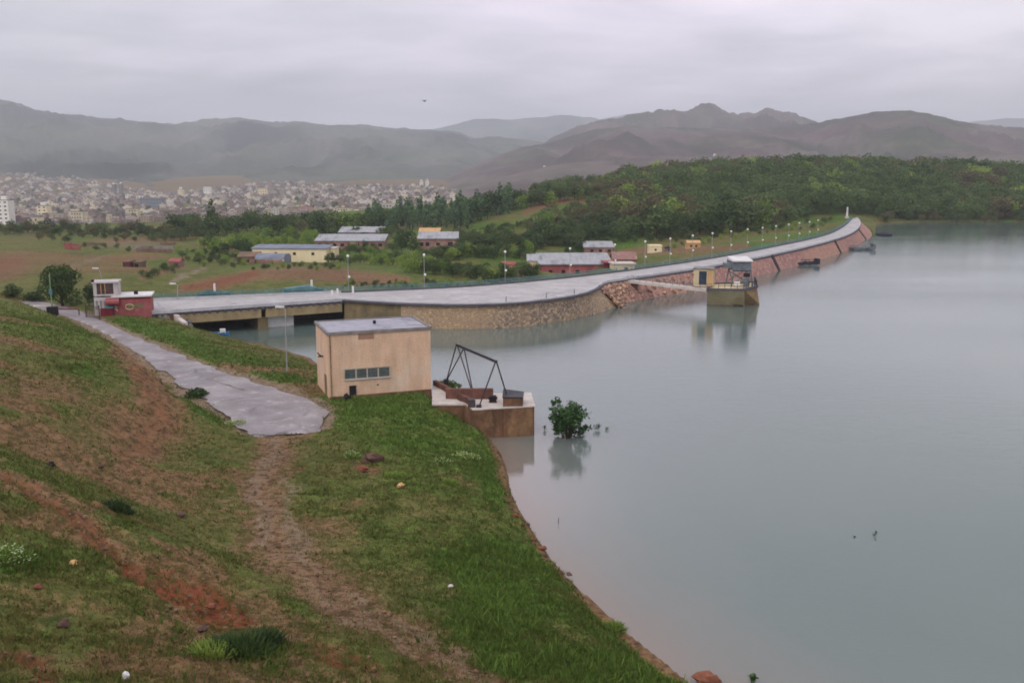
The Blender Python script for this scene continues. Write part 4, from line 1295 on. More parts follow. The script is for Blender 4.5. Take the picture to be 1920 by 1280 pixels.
MB().box(4.75, 4.95, -.04, .05, .95, 1.12).build('air_vent', M['conc_olive'], ph)
mb = MB()
mb.box(-.5, .0, 3.3, 3.5, 3.6, 3.75); mb.beam((-.1, 3.4, 3.62), (-.6, 3.1, 4.1), .1, .1)
mb.build('wall_bracket', M['steel_dark'], ph)
MB().box(-.05, .03, 1.6, 2.7, -.2, 2.0).build('side_door', M['conc_olive'], ph)
MB().box(-.04, HW + .04, -.05, -.001, -.9, .16).build('plinth', M['conc_brown'], ph)
mb = MB(); mb.tube((.18, -.08, .1), (.18, -.08, HH - .15), .055, n=7)
for z in (1.2, 3.2, 5.2): mb.box(.1, .26, -.15, -.001, z, z + .06)
mb.build('downpipe', M['conc_olive'], ph)
# black bin by the hatch
p = Vector((HX, HY, 0)) + Matrix.Rotation(HR, 3, 'Z') @ Vector((1.55, -.75, 0))
t = thing('rubbish_sack', 'black sack of rubbish slumped below the pump house hatch', 'sack', (p.x, p.y, tz(p.x, p.y)))
mb = MB(); rock_mesh(mb, (0, 0, .25), .42, 5, .8); mb.build('bag', M['dark'], t); MB().tube((0, 0, .5), (.05, 0, .72), .08, .03).build('knot', M['dark'], t)
# concrete apron at the right of the house
ap = [PZ(811, 720, 2.95), PZ(862, 752, 2.95), PZ(880, 757, 2.95), PZ(812, 757, 2.95)]
mb = MB().prism([xy(ap[3]), xy(ap[2]), xy(ap[1]), xy(ap[0])], 1.2, 2.80); mb.mi = 1
mb.prism([xy(ap[3] + Vector((-.1, -.1, 0))), xy(ap[2] + Vector((.08, -.1, 0))), xy(ap[1]), xy(ap[0])], 2.802, 2.97)
o = mb.build('concrete_apron', [M['conc_brown'], M['conc_pale']]); tag(o, 'pale concrete apron between the beige pump house and the gantry pier', 'apron')

# ================================================================== gantry pier
pr = thing('intake_pier', 'stained brown concrete intake pier standing in the water beside the pump house', 'pier', (-.5, 93.5, 0))
ZP = 2.95
f0, f1 = PZ(884, 767, ZP), PZ(1002, 760, ZP)
MB().prism([xy(f0), xy(f1), (f1.x - .3, f1.y + 5.6), (f0.x - 2.2, f0.y + 6.2)], -2.5, ZP - .12).build('block', M['conc_brown'], pr, world=True)
MB().prism([xy(f0 + Vector((.15, -.06, 0))), xy(f1 + Vector((.08, -.06, 0))), (f1.x - .22, f1.y + 5.6), (f0.x - 2.2, f0.y + 6.2)], ZP - .118, ZP).build('platform', M['conc_pale'], pr, world=True)
# pilaster on the front face
q = f0.lerp(f1, .50); d = (f1 - f0).normalized()
MB().box(0, (f1 - f0).length * .47, -.14, .02, -2, ZP - .15, math.atan2(d.y, d.x), xy(q)).build('thickened_end', M['conc_brown'], pr, world=True)
b0, b1 = PZ(836, 747, ZP), PZ(925, 747, ZP)
MB().beam(b0 + Vector((0, 0, .5)), b1 + Vector((0, 0, .5)), .45, 1.05).build('parapet', M['conc_red'], pr, world=True)
c0, c1 = PZ(815, 717, 3.2), PZ(888, 762, ZP)
mb = MB().beam(c0 + Vector((.0, 0, -.1)), c1 + Vector((0, 0, .25)), .4, .75); mb.build('side_kerb', M['conc_red'], pr, world=True)
p = PZ(884, 764, ZP); MB().box(p.x - .35, p.x + .3, p.y, p.y + .7, ZP, ZP + .75).build('end_post', M['steel_dark'], pr, world=True)
t = thing('winch_box', 'small black winch box on the pale pier platform', 'winch', PZ(924, 755, ZP))
MB().box(-.33, .33, 0, .7, .06, .62).build('housing', M['dark'], t); MB().tube((-.45, .35, .4), (.45, .35, .4), .16, n=8).build('drum', M['steel_black'], t)
MB().box(-.4, .4, -.05, .75, 0, .06).build('base_plate', M['conc_brown'], t)
g = thing('sluice_gate_leaf', 'dark steel gate leaf leaning on the outer end of the pier', 'gate', PZ(943, 762, ZP))
gp = [PZ(943, 762, ZP) - PZ(943, 762, ZP), PZ(978, 758, ZP) - PZ(943, 762, ZP)]
MB().prism([(0, 0), (1.9, .15), (2.0, 2.2), (.1, 2.0)], 0, [.85, .8, .85, 1.15]).build('leaf', M['conc_brown'], g)
MB().prism([(-.06, -.06), (1.96, .09), (2.06, 2.3), (.0, 2.1)], [.86, .81, .86, 1.16], [.98, .9, .95, 1.28]).build('top_plate', M['steel_black'], g)
# gantry frame
gt = thing('trash_rack_gantry', 'black steel lifting gantry of slanting legs and one top beam over the pier', 'gantry', (-3.6, 95.9, ZP))
P1, P2 = PZ(856, 646, 7.5), PZ(931, 678, 7.5)
MB().beam(P1, P2, .2, .24).build('top_beam', M['steel_black'], gt, world=True)
MB().beam(P1 + Vector((0, 0, .135)), P2 + Vector((0, 0, .135)), .12, .03).build('rail_plate', M['steel_grey'], gt, world=True)
F1a, F1b = PZ(837, 714, 3.2), PZ(889, 746, ZP)
F2a, F2b = PZ(898, 763, ZP), PZ(950, 740, 3.9)
for a, b in ((P1, F1a), (P1.lerp(P2, .02), F1b), (P1.lerp(P2, .2), F1a), (P1.lerp(P2, .2), F1b), (P2.lerp(P1, .02), F2a), (P2, F2b)):
    MB().tube(a, b, .07, n=6).build('leg', M['steel_dark'], gt, world=True)
for q in (F1a, F1b, F2a):
    MB().box(q.x - .25, q.x + .25, q.y - .25, q.y + .25, q.z - .3, q.z + .22).build('foot_plate', M['steel_black'], gt, world=True)

# ================================================================== guard house
gh = thing('guard_house', 'red guard house with white roof and white corner tower at the bridge end', 'guard house', (-59.2, 144.3, 3.9), R(15))
gh.scale = (.93, .93, .93)
w = MB().box(0, 5.8, 0, 4.6, -.6, 2.75).build('red_wall', M['red_wall'], gh)
MB().box(-.05, 6.0, -.25, 4.8, 2.76, 3.0).build('roof', M['white'], gh)
MB().box(-.02, 5.85, -.06, -.001, 2.45, 2.74).build('eaves_band', M['red_dark'], gh)
MB().box(3.2, 3.8, 1.2, 1.7, 3.0, 3.55).build('water_tank', M['dark'], gh)
MB().box(-2.7, -.002, .25, 3.6, -.6, 2.8).build('white_wall', M['tower_white'], gh)
tw_ = MB()
for x0, x1 in ((-2.7, -2.2), (.3, 1.0)): tw_.box(x0, x1, .25, 3.6, 3.02, 5.05)
tw_.box(-2.2, .3, 3.2, 3.6, 3.02, 5.05); tw_.box(-2.2, .3, .25, 3.2, 3.02, 3.3)
tw_.build('tower_wall', M['tower_white'], gh)
MB().box(-2.85, 1.15, .05, 3.8, 5.06, 5.28).build('tower_roof', M['tower_white'], gh)
gl = MB().box(-2.19, .29, .3, .42, 3.31, 5.05).build('tower_window', pm('brown_glass', lin(96, 76, 74), lin(70, 58, 58), 2, .25, 0), gh)
mb = MB()
for x in (-1.55, -.95): mb.box(x - .05, x + .05, .24, .32, 3.31, 5.05)
mb.build('mullion', M['orange_hut'], gl)
MB().box(-2.9, -2.5, .1, .5, 5.29, 5.65).build('searchlight', M['dark'], gh)
MB().prism([(-.9, -1.0), (1.1, -1.0), (1.1, -.002), (-.9, -.002)], [1.95] * 4, [2.3, 2.3, 2.72, 2.72]).build('porch_canopy', M['red_wall'], gh)
MB().box(-.9, 1.1, -1.02, -.02, 1.75, 1.94).build('canopy_soffit', M['red_dark'], gh)
MB().prism([(-1.0, -.7), (.2, -.7), (.2, -.002), (-1.0, -.002)], [1.15] * 4, [1.3, 1.3, 1.6, 1.6]).build('awning', M['teal'], gh)
MB().box(-1.75, .1, -.75, -.003, -.9, 1.1).build('kiosk', M['red_dark'], gh)
for x in (-2.45, -1.85, -1.25): MB().box(x, x + .32, .2, .3, .9, 2.3).build('window_slit', M['conc_grey'], gh)
# faded painted mark and lettering on the red wall
mb = MB()
for k in range(26):
    a, b = [2.55 + .62 * math.cos(t) for t in (2 * math.pi * k / 26, 2 * math.pi * (k + 1) / 26)], [1.2 + .42 * math.sin(t) for t in (2 * math.pi * k / 26, 2 * math.pi * (k + 1) / 26)]
    mb.beam((a[0], -.012, b[0]), (a[1], -.012, b[1]), .02, .12)
mb.build('oval_emblem', M['lettering'], gh)
mb = MB(); x = 2.25; zz_ = 1.2
for k in range(15):
    x1 = x + .17; z1 = 1.2 + (.2 if k % 2 else -.12) * (1 - k * .03) + .1 * math.sin(k)
    mb.beam((x, -.03, zz_), (x1, -.03, z1), .02, .1); x, zz_ = x1, z1
mb.beam((3.2, -.03, 1.48), (4.5, -.03, 1.5), .02, .09)
mb.build('wall_lettering', M['lettering_green'], gh)
mb = MB(); mb.beam((.35, -.03, .8), (.5, -.03, 1.75), .02, .22); mb.beam((.38, -.03, 1.05), (.75, -.03, .6), .02, .15); mb.beam((.3, -.03, 1.35), (.72, -.03, 1.2), .02, .12)
mb.build('figure_mark', M['lettering_white'], gh)

# gate leaf, boom barrier, posts
a, b = PZ(162, 594, 4.0), PZ(187, 598, 4.0)
gg = thing('yard_gate', 'open dark metal bar gate standing beside the red guard house', 'gate', (a.x, a.y, 3.95))
mb = MB()
for k in range(9):
    p = a.lerp(b, k / 8); mb.tube((p.x, p.y, 4.0), (p.x, p.y, 5.75), .035, n=4)
mb.build('bar', M['steel_dark'], gg, world=True)
for q in (a, b): MB().tube((q.x, q.y, 3.8), (q.x, q.y, 6.0), .09, n=6).build('post', M['steel_dark'], gg, world=True)
for z in (4.15, 5.7): MB().beam((a.x, a.y, z), (b.x, b.y, z), .07, .07).build('rail', M['steel_dark'], gg, world=True)
a, b = PZ(106, 582, 4.6), PZ(148, 583, 4.6)
bbr = thing('boom_barrier', 'red boom barrier lowered across the entrance beside the round tree', 'barrier', (a.x, a.y, tz(a.x, a.y)))
MB().beam((a.x, a.y, 4.85), (b.x, b.y, 4.85), .14, .14).build('boom', M['red_dark'], bbr, world=True)
MB().box(a.x - 1.3, a.x + .1, a.y - .4, a.y + .4, 3.8, 5.15).build('counterweight', M['dark'], bbr, world=True)
MB().tube((b.x, b.y, 3.7), (b.x, b.y, 4.9), .08).build('rest_post', M['steel_dark'], bbr, world=True)
p = hit(76, 577); t = thing('concrete_slab', 'pale low concrete slab by the entrance left of the boom barrier', 'slab', p)
MB().prism([(-2.2, -.7), (2.2, -.5), (2.0, .9), (-2.0, .7)], -.3, .35).build('top', M['conc_pale'], t); MB().box(-1.6, 1.5, -.5, .6, -.6, -.3).build('footing', M['conc_grey'], t)

# ================================================================== lamps
def globe_lamp():
    t = thing('street_lamp', 'white twin globe street lamp on the valley side of the dam crest', 'street lamp', (0, 0, 0), 0, 'globe lamps along the dam crest')
    MB().tube((0, 0, -.5), (0, 0, 6.0), .07, .045, 6).build('pole', M['pole_grey'], t)
    MB().box(-.14, .14, -.14, .14, -.4, .3).build('base', M['conc_grey'], t)
    for z, r in ((6.2, .24), (2.9, .21)): MB().ball((0.16 if z < 4 else 0, -.16 if z < 4 else 0, z), r, 10, 7).build('globe', M['globe'], t, smooth=True)
    MB().beam((0, 0, 2.75), (.16, -.16, 2.75), .05, .05).build('bracket', M['pole_grey'], t)
    return t
L0 = globe_lamp(); used = False
OUTR = offset_line(RAILS, -1.1)
for px, py in [(652, 480), (795, 478), (947, 472), (1069, 466), (1153, 459), (1210, 453), (1257, 447.5), (1299, 442), (1336, 437.5), (1371, 434), (1402, 430), (1430, 427), (1455, 424), (1479, 421), (1499, 418), (1518, 416), (1534, 413)]:
    i = near_px(OUTR, px); p = OUTR[i]
    top = PY(px, py, p.y)
    s = (top.z - 3.4) / 6.2
    x = top.x
    if not used: o = L0; o.location = (x, p.y, 3.4); used = True
    else: o = dup(L0, (x, p.y, 3.4))
    o.scale = (1, 1, s)
def arm_lamp(base, top, head_dx, label, hmat='white'):
    t = thing('arm_lamp', label, 'street lamp', base, 0, 'single arm lamps')
    h = top.z - base.z; d = top - base
    MB().tube((0, 0, -.3), (d.x, d.y, h - .2), .085, .06, 6).build('pole', M['pole_grey'], t)
    MB().tube((d.x, d.y, h - .2), (d.x + head_dx, d.y, h + .12), .05, n=5).build('arm', M['pole_grey'], t)
    sgn = 1 if head_dx > 0 else -1
    MB().prism([(d.x + head_dx, -.16 + d.y), (d.x + head_dx + sgn * .95, -.13 + d.y), (d.x + head_dx + sgn * .95, .13 + d.y), (d.x + head_dx, .16 + d.y)][::sgn], h + .02, h + .2).build('lamp_head', M['white'], t)
p = hit(538, 698); arm_lamp(p, PY(535, 577, p.y), -.15, 'tall grey arm lamp in the grass strip between the road and the bridge')
p = PZ(332, 562, 4); arm_lamp(Vector((p.x, p.y, 3.6)), PY(333, 533, p.y), -.3, 'short arm lamp at the left end of the bridge beside the guard house')
p = PZ(184, 566, 4); p = Vector((p.x, p.y + 4, tz(p.x, p.y + 4))); arm_lamp(p, PY(186, 504, p.y), -.15, 'arm lamp rising behind the white tower of the guard house')
p = hit(98, 581); t = thing('flag_pole', 'pale green pole standing in front of the round tree', 'pole', p)
top = PY(96, 514, p.y)
MB().tube((0, 0, -.2), (0, 0, top.z - p.z), .13, .08, 7).build('shaft', pm('green_pole_paint', lin(126, 150, 112), lin(108, 134, 100)), t)
MB().box(-.22, .22, -.2, .2, (top.z - p.z) * .45, (top.z - p.z) * .58).build('junction_box', M['teal'], t)
p = UPS[-1]; p = PZ(1588, 408, ZC); t = thing('white_pillar', 'tall slim white pillar at the far end of the dam crest', 'pillar', p)
h = PY(1587, 388, p.y).z - ZC
MB().tube((0, 0, -.3), (0, 0, h), .42, .3, 8).build('shaft', M['white'], t); MB().box(-.7, .7, -.7, .7, -.3, .5).build('plinth', M['conc_pale'], t)

# ================================================================== buildings below the dam
def building(name, label, cat, pxl, pxr, py_top, py_base, Y, depth, yaw, wall, roof, kind='flat', rise=.8, over=.35, wins=None, door=None, group=None, winmat='dark', sink=2.0):
    a, b = PY(pxl, py_base, Y), PY(pxr, py_base, Y)
    L = (b - a).length / max(.5, math.cos(R(yaw)))
    zt = PY((pxl + pxr) / 2, py_top, Y).z
    base = a.z; h = zt - base
    t = thing(name, label, cat, (a.x, a.y, base), R(yaw), group)
    if kind == 'flat':
        MB().box(0, L, 0, depth, -sink, h).build('wall', M[wall], t)
        MB().box(-over, L + over, -over, depth + over, h + .002, h + .3).build('roof', M[roof], t)
    elif kind == 'mono':
        MB().prism([(0, 0), (L, 0), (L, depth), (0, depth)], -sink, [h, h, h + rise, h + rise]).build('wall', M[wall], t)
        MB().prism([(-over, -over), (L + over, -over), (L + over, depth + over), (-over, depth + over)], [h - .05, h - .05, h + rise + .03, h + rise + .03], [h + .18, h + .18, h + rise + .26, h + rise + .26]).build('roof', M[roof], t)
    elif kind == 'gable':
        mb = MB().box(0, L, 0, depth, -sink, h)
        mb.add([(0, 0, h), (0, depth, h), (0, depth / 2, h + rise), (L, 0, h), (L, depth, h), (L, depth / 2, h + rise)], [(1, 0, 2), (3, 4, 5)])
        mb.build('wall', M[wall], t)
        mb = MB(); T = .16
        for y0, y1 in ((-over, depth / 2), (depth + over, depth / 2)):
            z0 = h - rise * over / (depth / 2)
            mb.prism([(-over, y0), (L + over, y0), (L + over, y1), (-over, y1)] if y0 < y1 else [(-over, y1), (L + over, y1), (L + over, y0), (-over, y0)],
                     [z0, z0, h + rise, h + rise] if y0 < y1 else [h + rise, h + rise, z0, z0], [z0 + T, z0 + T, h + rise + T, h + rise + T] if y0 < y1 else [h + rise + T, h + rise + T, z0 + T, z0 + T])
        mb.build('roof', M[roof], t)
    elif kind == 'arch':
        mb = MB(); n = 9
        P = [(depth / 2 - depth / 2 * math.cos(math.pi * k / n), h * .35 + h * .65 * math.sin(math.pi * k / n)) for k in range(n + 1)]
        mb.v = [(0, y, z) for y, z in P] + [(L, y, z) for y, z in P] + [(0, 0, -sink), (0, depth, -sink), (L, 0, -sink), (L, depth, -sink)]
        m_ = n + 1
        mb.f = [(k, m_ + k, m_ + k + 1, k + 1) for k in range(n)] + [tuple([2 * m_ + 1, 2 * m_] + list(range(n + 1)))] + [tuple([2 * m_ + 2, 2 * m_ + 3] + list(range(2 * m_ - 1, m_ - 1, -1)))]
        mb.m = [0] * len(mb.f); mb.build('roof', M[roof], t)
        MB().box(.4, L - .4, -.05, 0, -sink, h * .34).build('wall', M[wall], t)
    for x, w_, z, hh in wins or []:
        MB().box(L * x, L * x + w_, -.05, .05, h * z, h * z + hh).build('window', M[winmat], t)
    if door:
        MB().box(L * door, L * door + 1.0, -.05, .05, 0, min(2.0, h * .8)).build('door', M['steel_dark'], t)
    return t
t = building('warehouse', 'long red warehouse with grey sloping sheet roof just behind the dam road', 'warehouse', 1013, 1146, 496, 521, 248, 12, 2, 'red_wall', 'roof_sheet', 'mono', 1.6, .5, [(.12, .9, .35, .8), (.3, .9, .35, .8), (.5, .9, .35, .8), (.8, .9, .35, .8)])
MB().box(.6, 4.8, -.12, -.002, .6, .95).build('pale_sill_band', M['cream'], t)
building('lean_to', 'small plum red lean-to shed at the right end of the red warehouse', 'shed', 1133, 1150, 493, 512, 246.5, 4, 2, 'red_dark', 'red_wall', 'flat', wins=[(.3, .6, .4, .6)])
building('rear_store', 'dark red store with sloping roof behind the cream hut and red warehouse', 'shed', 1150, 1192, 486, 500, 262, 7, 0, 'brick_red', 'pink_wall', 'gable', 1.6, wins=[(.2, .8, .3, .8), (.7, .6, .3, .8)])
building('cream_hut', 'low cream walled hut close behind the dam road right of the red warehouse', 'hut', 1150, 1190, 496, 514, 241, 4.5, 6, 'cream', 'conc_pale', 'flat', wins=[(.55, .7, .45, .6)])
building('annex', 'pale roofed annex with cream gable at the left end of the red warehouse', 'shed', 990, 1012, 489, 520, 252, 9, 0, 'cream', 'roof_sheet', 'gable', 1.2, wins=[(.4, .7, .3, .8)])
building('cream_box_hut', 'small square cream hut on the bank beyond the red warehouse', 'hut', 1218, 1241, 462, 477, 283, 3.5, 3, 'cream', 'cream', 'flat', .5, .12, wins=[(.4, .6, .45, .6)])
building('grey_tank', 'little dark grey tank standing beside the small square cream hut', 'tank', 1248, 1256, 466, 476, 285, 2, 0, 'roof_blue', 'dark', 'flat', over=.1, wins=[(.5, .5, .4, .7)])
building('ochre_hut', 'low ochre hut on the bank below the lamps, farther along the dam', 'hut', 1289, 1313, 456, 467, 292, 4, 0, 'orange_hut', 'orange_hut', 'gable', .6, .2, wins=[(.2, .6, .35, .6), (.6, .6, .35, .6)])
building('long_shed', 'dusty pink shed with pale grey roof behind the red warehouse', 'shed', 1096, 1150, 464, 477, 320, 8, 0, 'pink_wall', 'roof_sheet', 'mono', 1.2, wins=[(.2, 1, .35, .8), (.5, 1, .35, .8), (.8, 1, .35, .8)])
building('brick_hut', 'small red brick hut alone on the wooded slope', 'hut', 1018, 1048, 440, 449, 372, 6, 0, 'pink_wall', 'brick_red', 'gable', .9, wins=[(.25, 1.2, .3, .9), (.65, 1, .3, .9)])
building('orange_hut', 'little orange hut among shrubs left of the red warehouse', 'hut', 940, 965, 496, 508, 262, 3.5, -8, 'orange_hut', 'brick_red', 'gable', .6, .2, door=.3)
t = building('long_hall', 'long yellow cream hall with shallow blue grey roof', 'hall', 474, 614, 466, 489, 268, 6, -4, 'cream', 'roof_blue', 'mono', .45, .3, [(.04, .8, .5, .7), (.3, .8, .5, .7), (.55, .8, .5, .7), (.8, .8, .5, .7)])
building('hall_annex', 'cream porch block at the right end of the long yellow hall', 'annex', 615, 628, 467, 488, 270, 5, -4, 'cream', 'conc_pale', 'flat', over=.15, door=.4)
building('arched_shelter', 'low arched grey shelter in front of the long yellow hall', 'shelter', 478, 533, 477, 491, 256, 7, -3, 'pink_wall', 'roof_blue', 'arch')
building('stone_shed', 'low dusty stone shed left of the arched shelter', 'shed', 447, 482, 482, 494, 258, 5, 5, 'pink_wall', 'mud_wall', 'mono', .7, wins=[(.4, .8, .2, .7)])
building('barrack', 'front long grey roofed barrack with pinkish wall behind the yellow hall', 'barrack', 592, 720, 452, 467, 322, 9, 0, 'pink_wall', 'roof_sheet', 'mono', 1.4, .4, [(k / 9 + .03, 1.2, .35, .9) for k in range(9)])
building('barrack', 'rear long grey roofed barrack half hidden by trees', 'barrack', 636, 716, 436, 450, 372, 9, 0, 'pink_wall', 'roof_sheet', 'mono', 1.4, .4, [(k / 7 + .03, 1.2, .35, .9) for k in range(7)])
building('brick_block', 'pinkish block with pale roof and white left end among trees', 'building', 785, 858, 448, 467, 325, 9, 3, 'pink_wall', 'roof_sheet', 'mono', 1.5, .4, [(.03, 1.2, .3, 1.2), (.18, 1.2, .3, 1.2), (.45, 1.2, .35, .9), (.75, 1.6, .3, 1.2)])
building('rear_brick_house', 'red brick house with orange roof behind the pinkish block', 'house', 786, 824, 436, 450, 352, 8, 0, 'brick_red', 'orange_hut', 'gable', 1.3, .3, [(.2, 1, .35, .9), (.6, 1, .35, .9)])
building('ruin', 'roofless dark red ruin in the field beyond the guard house', 'ruin', 231, 243, 492, 507, 236, 4, 0, 'red_dark', 'mud_wall', 'flat', over=.1, door=.4)
building('ruin', 'brown half open ruin right beside the dark red ruin', 'ruin', 250, 263, 493, 504, 238, 4, 0, 'mud_wall', 'mud_wall', 'flat', over=.2, wins=[(.25, .9, .1, 1.0)])
building('shelter_hut', 'small pale and red hut farthest right of the field ruins', 'hut', 317, 337, 491, 504, 240, 3.5, 0, 'pink_wall', 'brick_red', 'gable', .6, .2, door=.5)
for i, (x0, x1, y0, y1, Y, m_, lb) in enumerate([(120, 152, 459, 464, 345, 'brick_red', 'low red brick wall in the field, upper of two'), (122, 150, 466, 470, 322, 'brick_red', 'low red brick wall in the field, lower of two'),
     (250, 330, 463, 468, 330, 'conc_grey', 'long low grey wall crossing the brown field'), (256, 322, 471, 477, 300, 'mud_wall', 'long dark mud wall below the grey field wall'), (158, 196, 456, 460, 350, 'mud_wall', 'short brown mud wall beside the red brick walls'),
     (300, 330, 456, 460, 356, 'mud_wall', 'short dark mud wall at the far end of the field')]):
    a, b = PY(x0, y1, Y), PY(x1, y1, Y); h = PY(x0, y0, Y).z - a.z
    a.z = tz(a.x, a.y) ; b.z = tz(b.x, b.y)
    h = max(h, .9)
    t = thing('field_wall', lb, 'wall', a, math.atan2(b.y - a.y, b.x - a.x), 'field walls')
    L = (b - a).xy.length; n = 6; mb = MB()
    for k in range(n):
        mb.box(L * k / n, L * (k + .94) / n, 0, .6, -1.5, h * random.uniform(.75, 1.1) + (b.z - a.z) * k / n)
    mb.build('masonry', M[m_], t)
    MB().box(0, L * .5, .1, .5, h * .4, h * 1.16).build('coping', M[m_], t)

# ================================================================== vegetation
def leaf_cloud(seed, n, w, h, z0, leaf, lobes=7, shape='round', hollow=.35):
    """n leaf-sized quads in clumps through an uneven crown; returns vertices, quads, tint"""
    g = np.random.default_rng(seed)
    C = []
    for k in range(lobes):
        if shape == 'column':
            t = (k + .5) / lobes; rad = w * .5 * (math.sin(math.pi * min(.97, t * .85 + .12)) ** .7)
            a = g.uniform(0, 6.28); C.append((math.cos(a) * rad * .35, math.sin(a) * rad * .35, z0 + h * t, rad * g.uniform(.6, 1.0), h / lobes * g.uniform(.8, 1.3)))
        elif shape == 'cone':
            t = (k + .5) / lobes; rad = w * .5 * (1 - t * .88)
            a = g.uniform(0, 6.28); C.append((math.cos(a) * rad * .2, math.sin(a) * rad * .2, z0 + h * t, rad, h / lobes * 1.0))
        else:
            a = g.uniform(0, 6.28); rr = math.sqrt(g.uniform(0, 1)) * w * .33; t = g.uniform(.12, .86)
            prof = math.sin(math.pi * (t * .8 + .14)) ** .6
            s = g.uniform(.20, .34)
            C.append((math.cos(a) * rr * prof, math.sin(a) * rr * prof, z0 + h * t, w * s * prof, min(h * s * .8, h * (1 - t) * .9 + .1 * h)))
    if shape == 'round': C.append((0, 0, z0 + h * .55, w * .30, h * .38))
    C = np.array(C)
    wt = (C[:, 3] ** 2 * C[:, 4]) ** .6; wt /= wt.sum()
    ci = g.choice(len(C), n, p=wt)
    d = g.normal(size=(n, 3)); d /= np.linalg.norm(d, axis=1)[:, None]
    rad = g.uniform(hollow, 1.0, n) ** .5 * g.choice([1, 1, 1, 1.18], n)
    P = np.stack([C[ci, 0] + d[:, 0] * C[ci, 3] * rad, C[ci, 1] + d[:, 1] * C[ci, 3] * rad, C[ci, 2] + d[:, 2] * C[ci, 4] * rad], 1)
    P[:, 2] = np.maximum(P[:, 2], z0 * .6)
    nr = d * .6 + g.normal(size=(n, 3)) * .7; nr /= np.linalg.norm(nr, axis=1)[:, None]
    u = np.cross(nr, g.normal(size=(n, 3))); u /= np.linalg.norm(u, axis=1)[:, None]
    v = np.cross(nr, u)
    s = leaf * g.uniform(.55, 1.3, n)[:, None]
    V = np.stack([P - u * s - v * s * .6, P + u * s - v * s * .6, P + u * s * .7 + v * s * .7, P - u * s * .7 + v * s * .7], 1)
    ct = g.uniform(0, 1, len(C))
    tint = np.clip(ct[ci] * .6 + g.uniform(0, .4, n), 0, 1)
    return V.reshape(-1, 3), np.arange(n * 4).reshape(-1, 4), tint

def tube_arrays(segs, n=5):
    mb = MB()
    for a, b, r0, r1 in segs: mb.tube(a, b, r0, r1, n, caps=False)
    return np.array(mb.v), np.array(mb.f)

def limbs(seed, w, h, z0, r):
    g = random.Random(seed)
    top = (g.uniform(-.1, .1) * w, g.uniform(-.1, .1) * w, z0 + h * .55)
    S = [((0, 0, -.6), (0, 0, z0 * .6 + .1), r, r * .8), ((0, 0, z0 * .6 + .1), top, r * .8, r * .3)]
    for k in range(6):
        a = g.uniform(0, 6.28); t = g.uniform(.5, 1); zb = z0 * .7 + (k / 6) * h * .35
        S.append(((0, 0, zb), (math.cos(a) * w * .32 * t, math.sin(a) * w * .32 * t, zb + h * g.uniform(.2, .45)), r * .5, r * .12))
    return S

def one_mesh_tree(name, seed, n, w, h, z0, leaf, mat, shape='round', lobes=8, trunk=.18):
    V, Q, T = leaf_cloud(seed, n, w, h, z0, leaf, lobes, shape)
    tv, tf = tube_arrays(limbs(seed, w, h, z0, trunk)[:5])
    V2 = np.concatenate([V, tv]); Q2 = np.concatenate([Q, tf + len(V)])
    col = np.repeat(np.concatenate([T, np.full(len(tf), .5)])[:, None], 4, 1); col[:, 3] = 1
    mi = np.concatenate([np.zeros(len(Q)), np.ones(len(tf))])
    return npmesh(name, V2, Q2, [mat, M['bark']], 4, {'tint': ('FACE', col)}, matidx=mi), (V, Q, T)

def parts_tree(name, label, cat, loc, seed, n, w, h, z0, leaf, mat, shape='round', lobes=10, trunk=.2, group=None):
    t = thing(name, label, cat, loc, random.uniform(0, 6), group)
    V, Q, T = leaf_cloud(seed, n, w, h, z0, leaf, lobes, shape)
    col = np.repeat(T[:, None], 4, 1); col[:, 3] = 1
    link('crown', npmesh('crown', V, Q, mat, 4, {'tint': ('FACE', col)}), t)
    tv, tf = tube_arrays(limbs(seed, w, h, z0, trunk))
    link('trunk', npmesh('trunk', tv, tf, M['bark'], 4), t)
    return t

# --- proto crowns (unit height 8 m)
PROTO = {}
for kind, mat, shape, specs in [('wood', 'leaf_wood', 'round', [(9, 6.6), (8, 6.2), (10, 6.8), (7, 6.4)]), ('brown', 'leaf_brown', 'round', [(8, 6.2), (9, 6.4)]),
                                ('dark', 'leaf_dark', 'round', [(8, 6.6), (9, 6.4), (7, 6.8)]), ('bright', 'leaf_bright', 'round', [(10, 6.8), (8.5, 6.8), (9.5, 7)]),
                                ('poplar', 'leaf_poplar', 'column', [(2.6, 7.2), (3.2, 7.2), (2.9, 7.4)]), ('conifer', 'leaf_dark', 'cone', [(4.0, 7.2)])]:
    for i, (w_, h_) in enumerate(specs):
        me, arr = one_mesh_tree(kind + '_tree', hash_seed := (len(PROTO) * 31 + i * 7 + 3), 620 if shape == 'round' else 520, w_, h_, 8 - h_, .30 if shape == 'round' else .24, M[mat], shape, 9 if shape == 'round' else 8)
        PROTO.setdefault(kind, []).append((me, arr))

STUFF = {}
def place(kind, p, hgt, label=None, group=None, name=None, stuff=False, cat='tree', sx=1.0):
    me, (V, Q, T) = random.choice(PROTO[kind])
    s = hgt / 8.0; rz = random.uniform(0, 6.28); wx = s * random.uniform(.85, 1.2) * sx
    if stuff:
        c, n_ = math.cos(rz), math.sin(rz)
        W = np.stack([(V[:, 0] * c - V[:, 1] * n_) * wx + p[0], (V[:, 0] * n_ + V[:, 1] * c) * wx + p[1], V[:, 2] * s + p[2] - .2], 1)
        tt = np.clip(T * .7 + random.uniform(0, .45), 0, 1)
        STUFF.setdefault(kind, []).append((W, tt))
        return
    o = bpy.data.objects.new(name or (kind + '_tree'), me); COL.objects.link(o)
    o.location = (p[0], p[1], p[2] - .2); o.scale = (wx, wx, s); o.rotation_euler = (0, 0, rz)
    tag(o, label, cat, group)

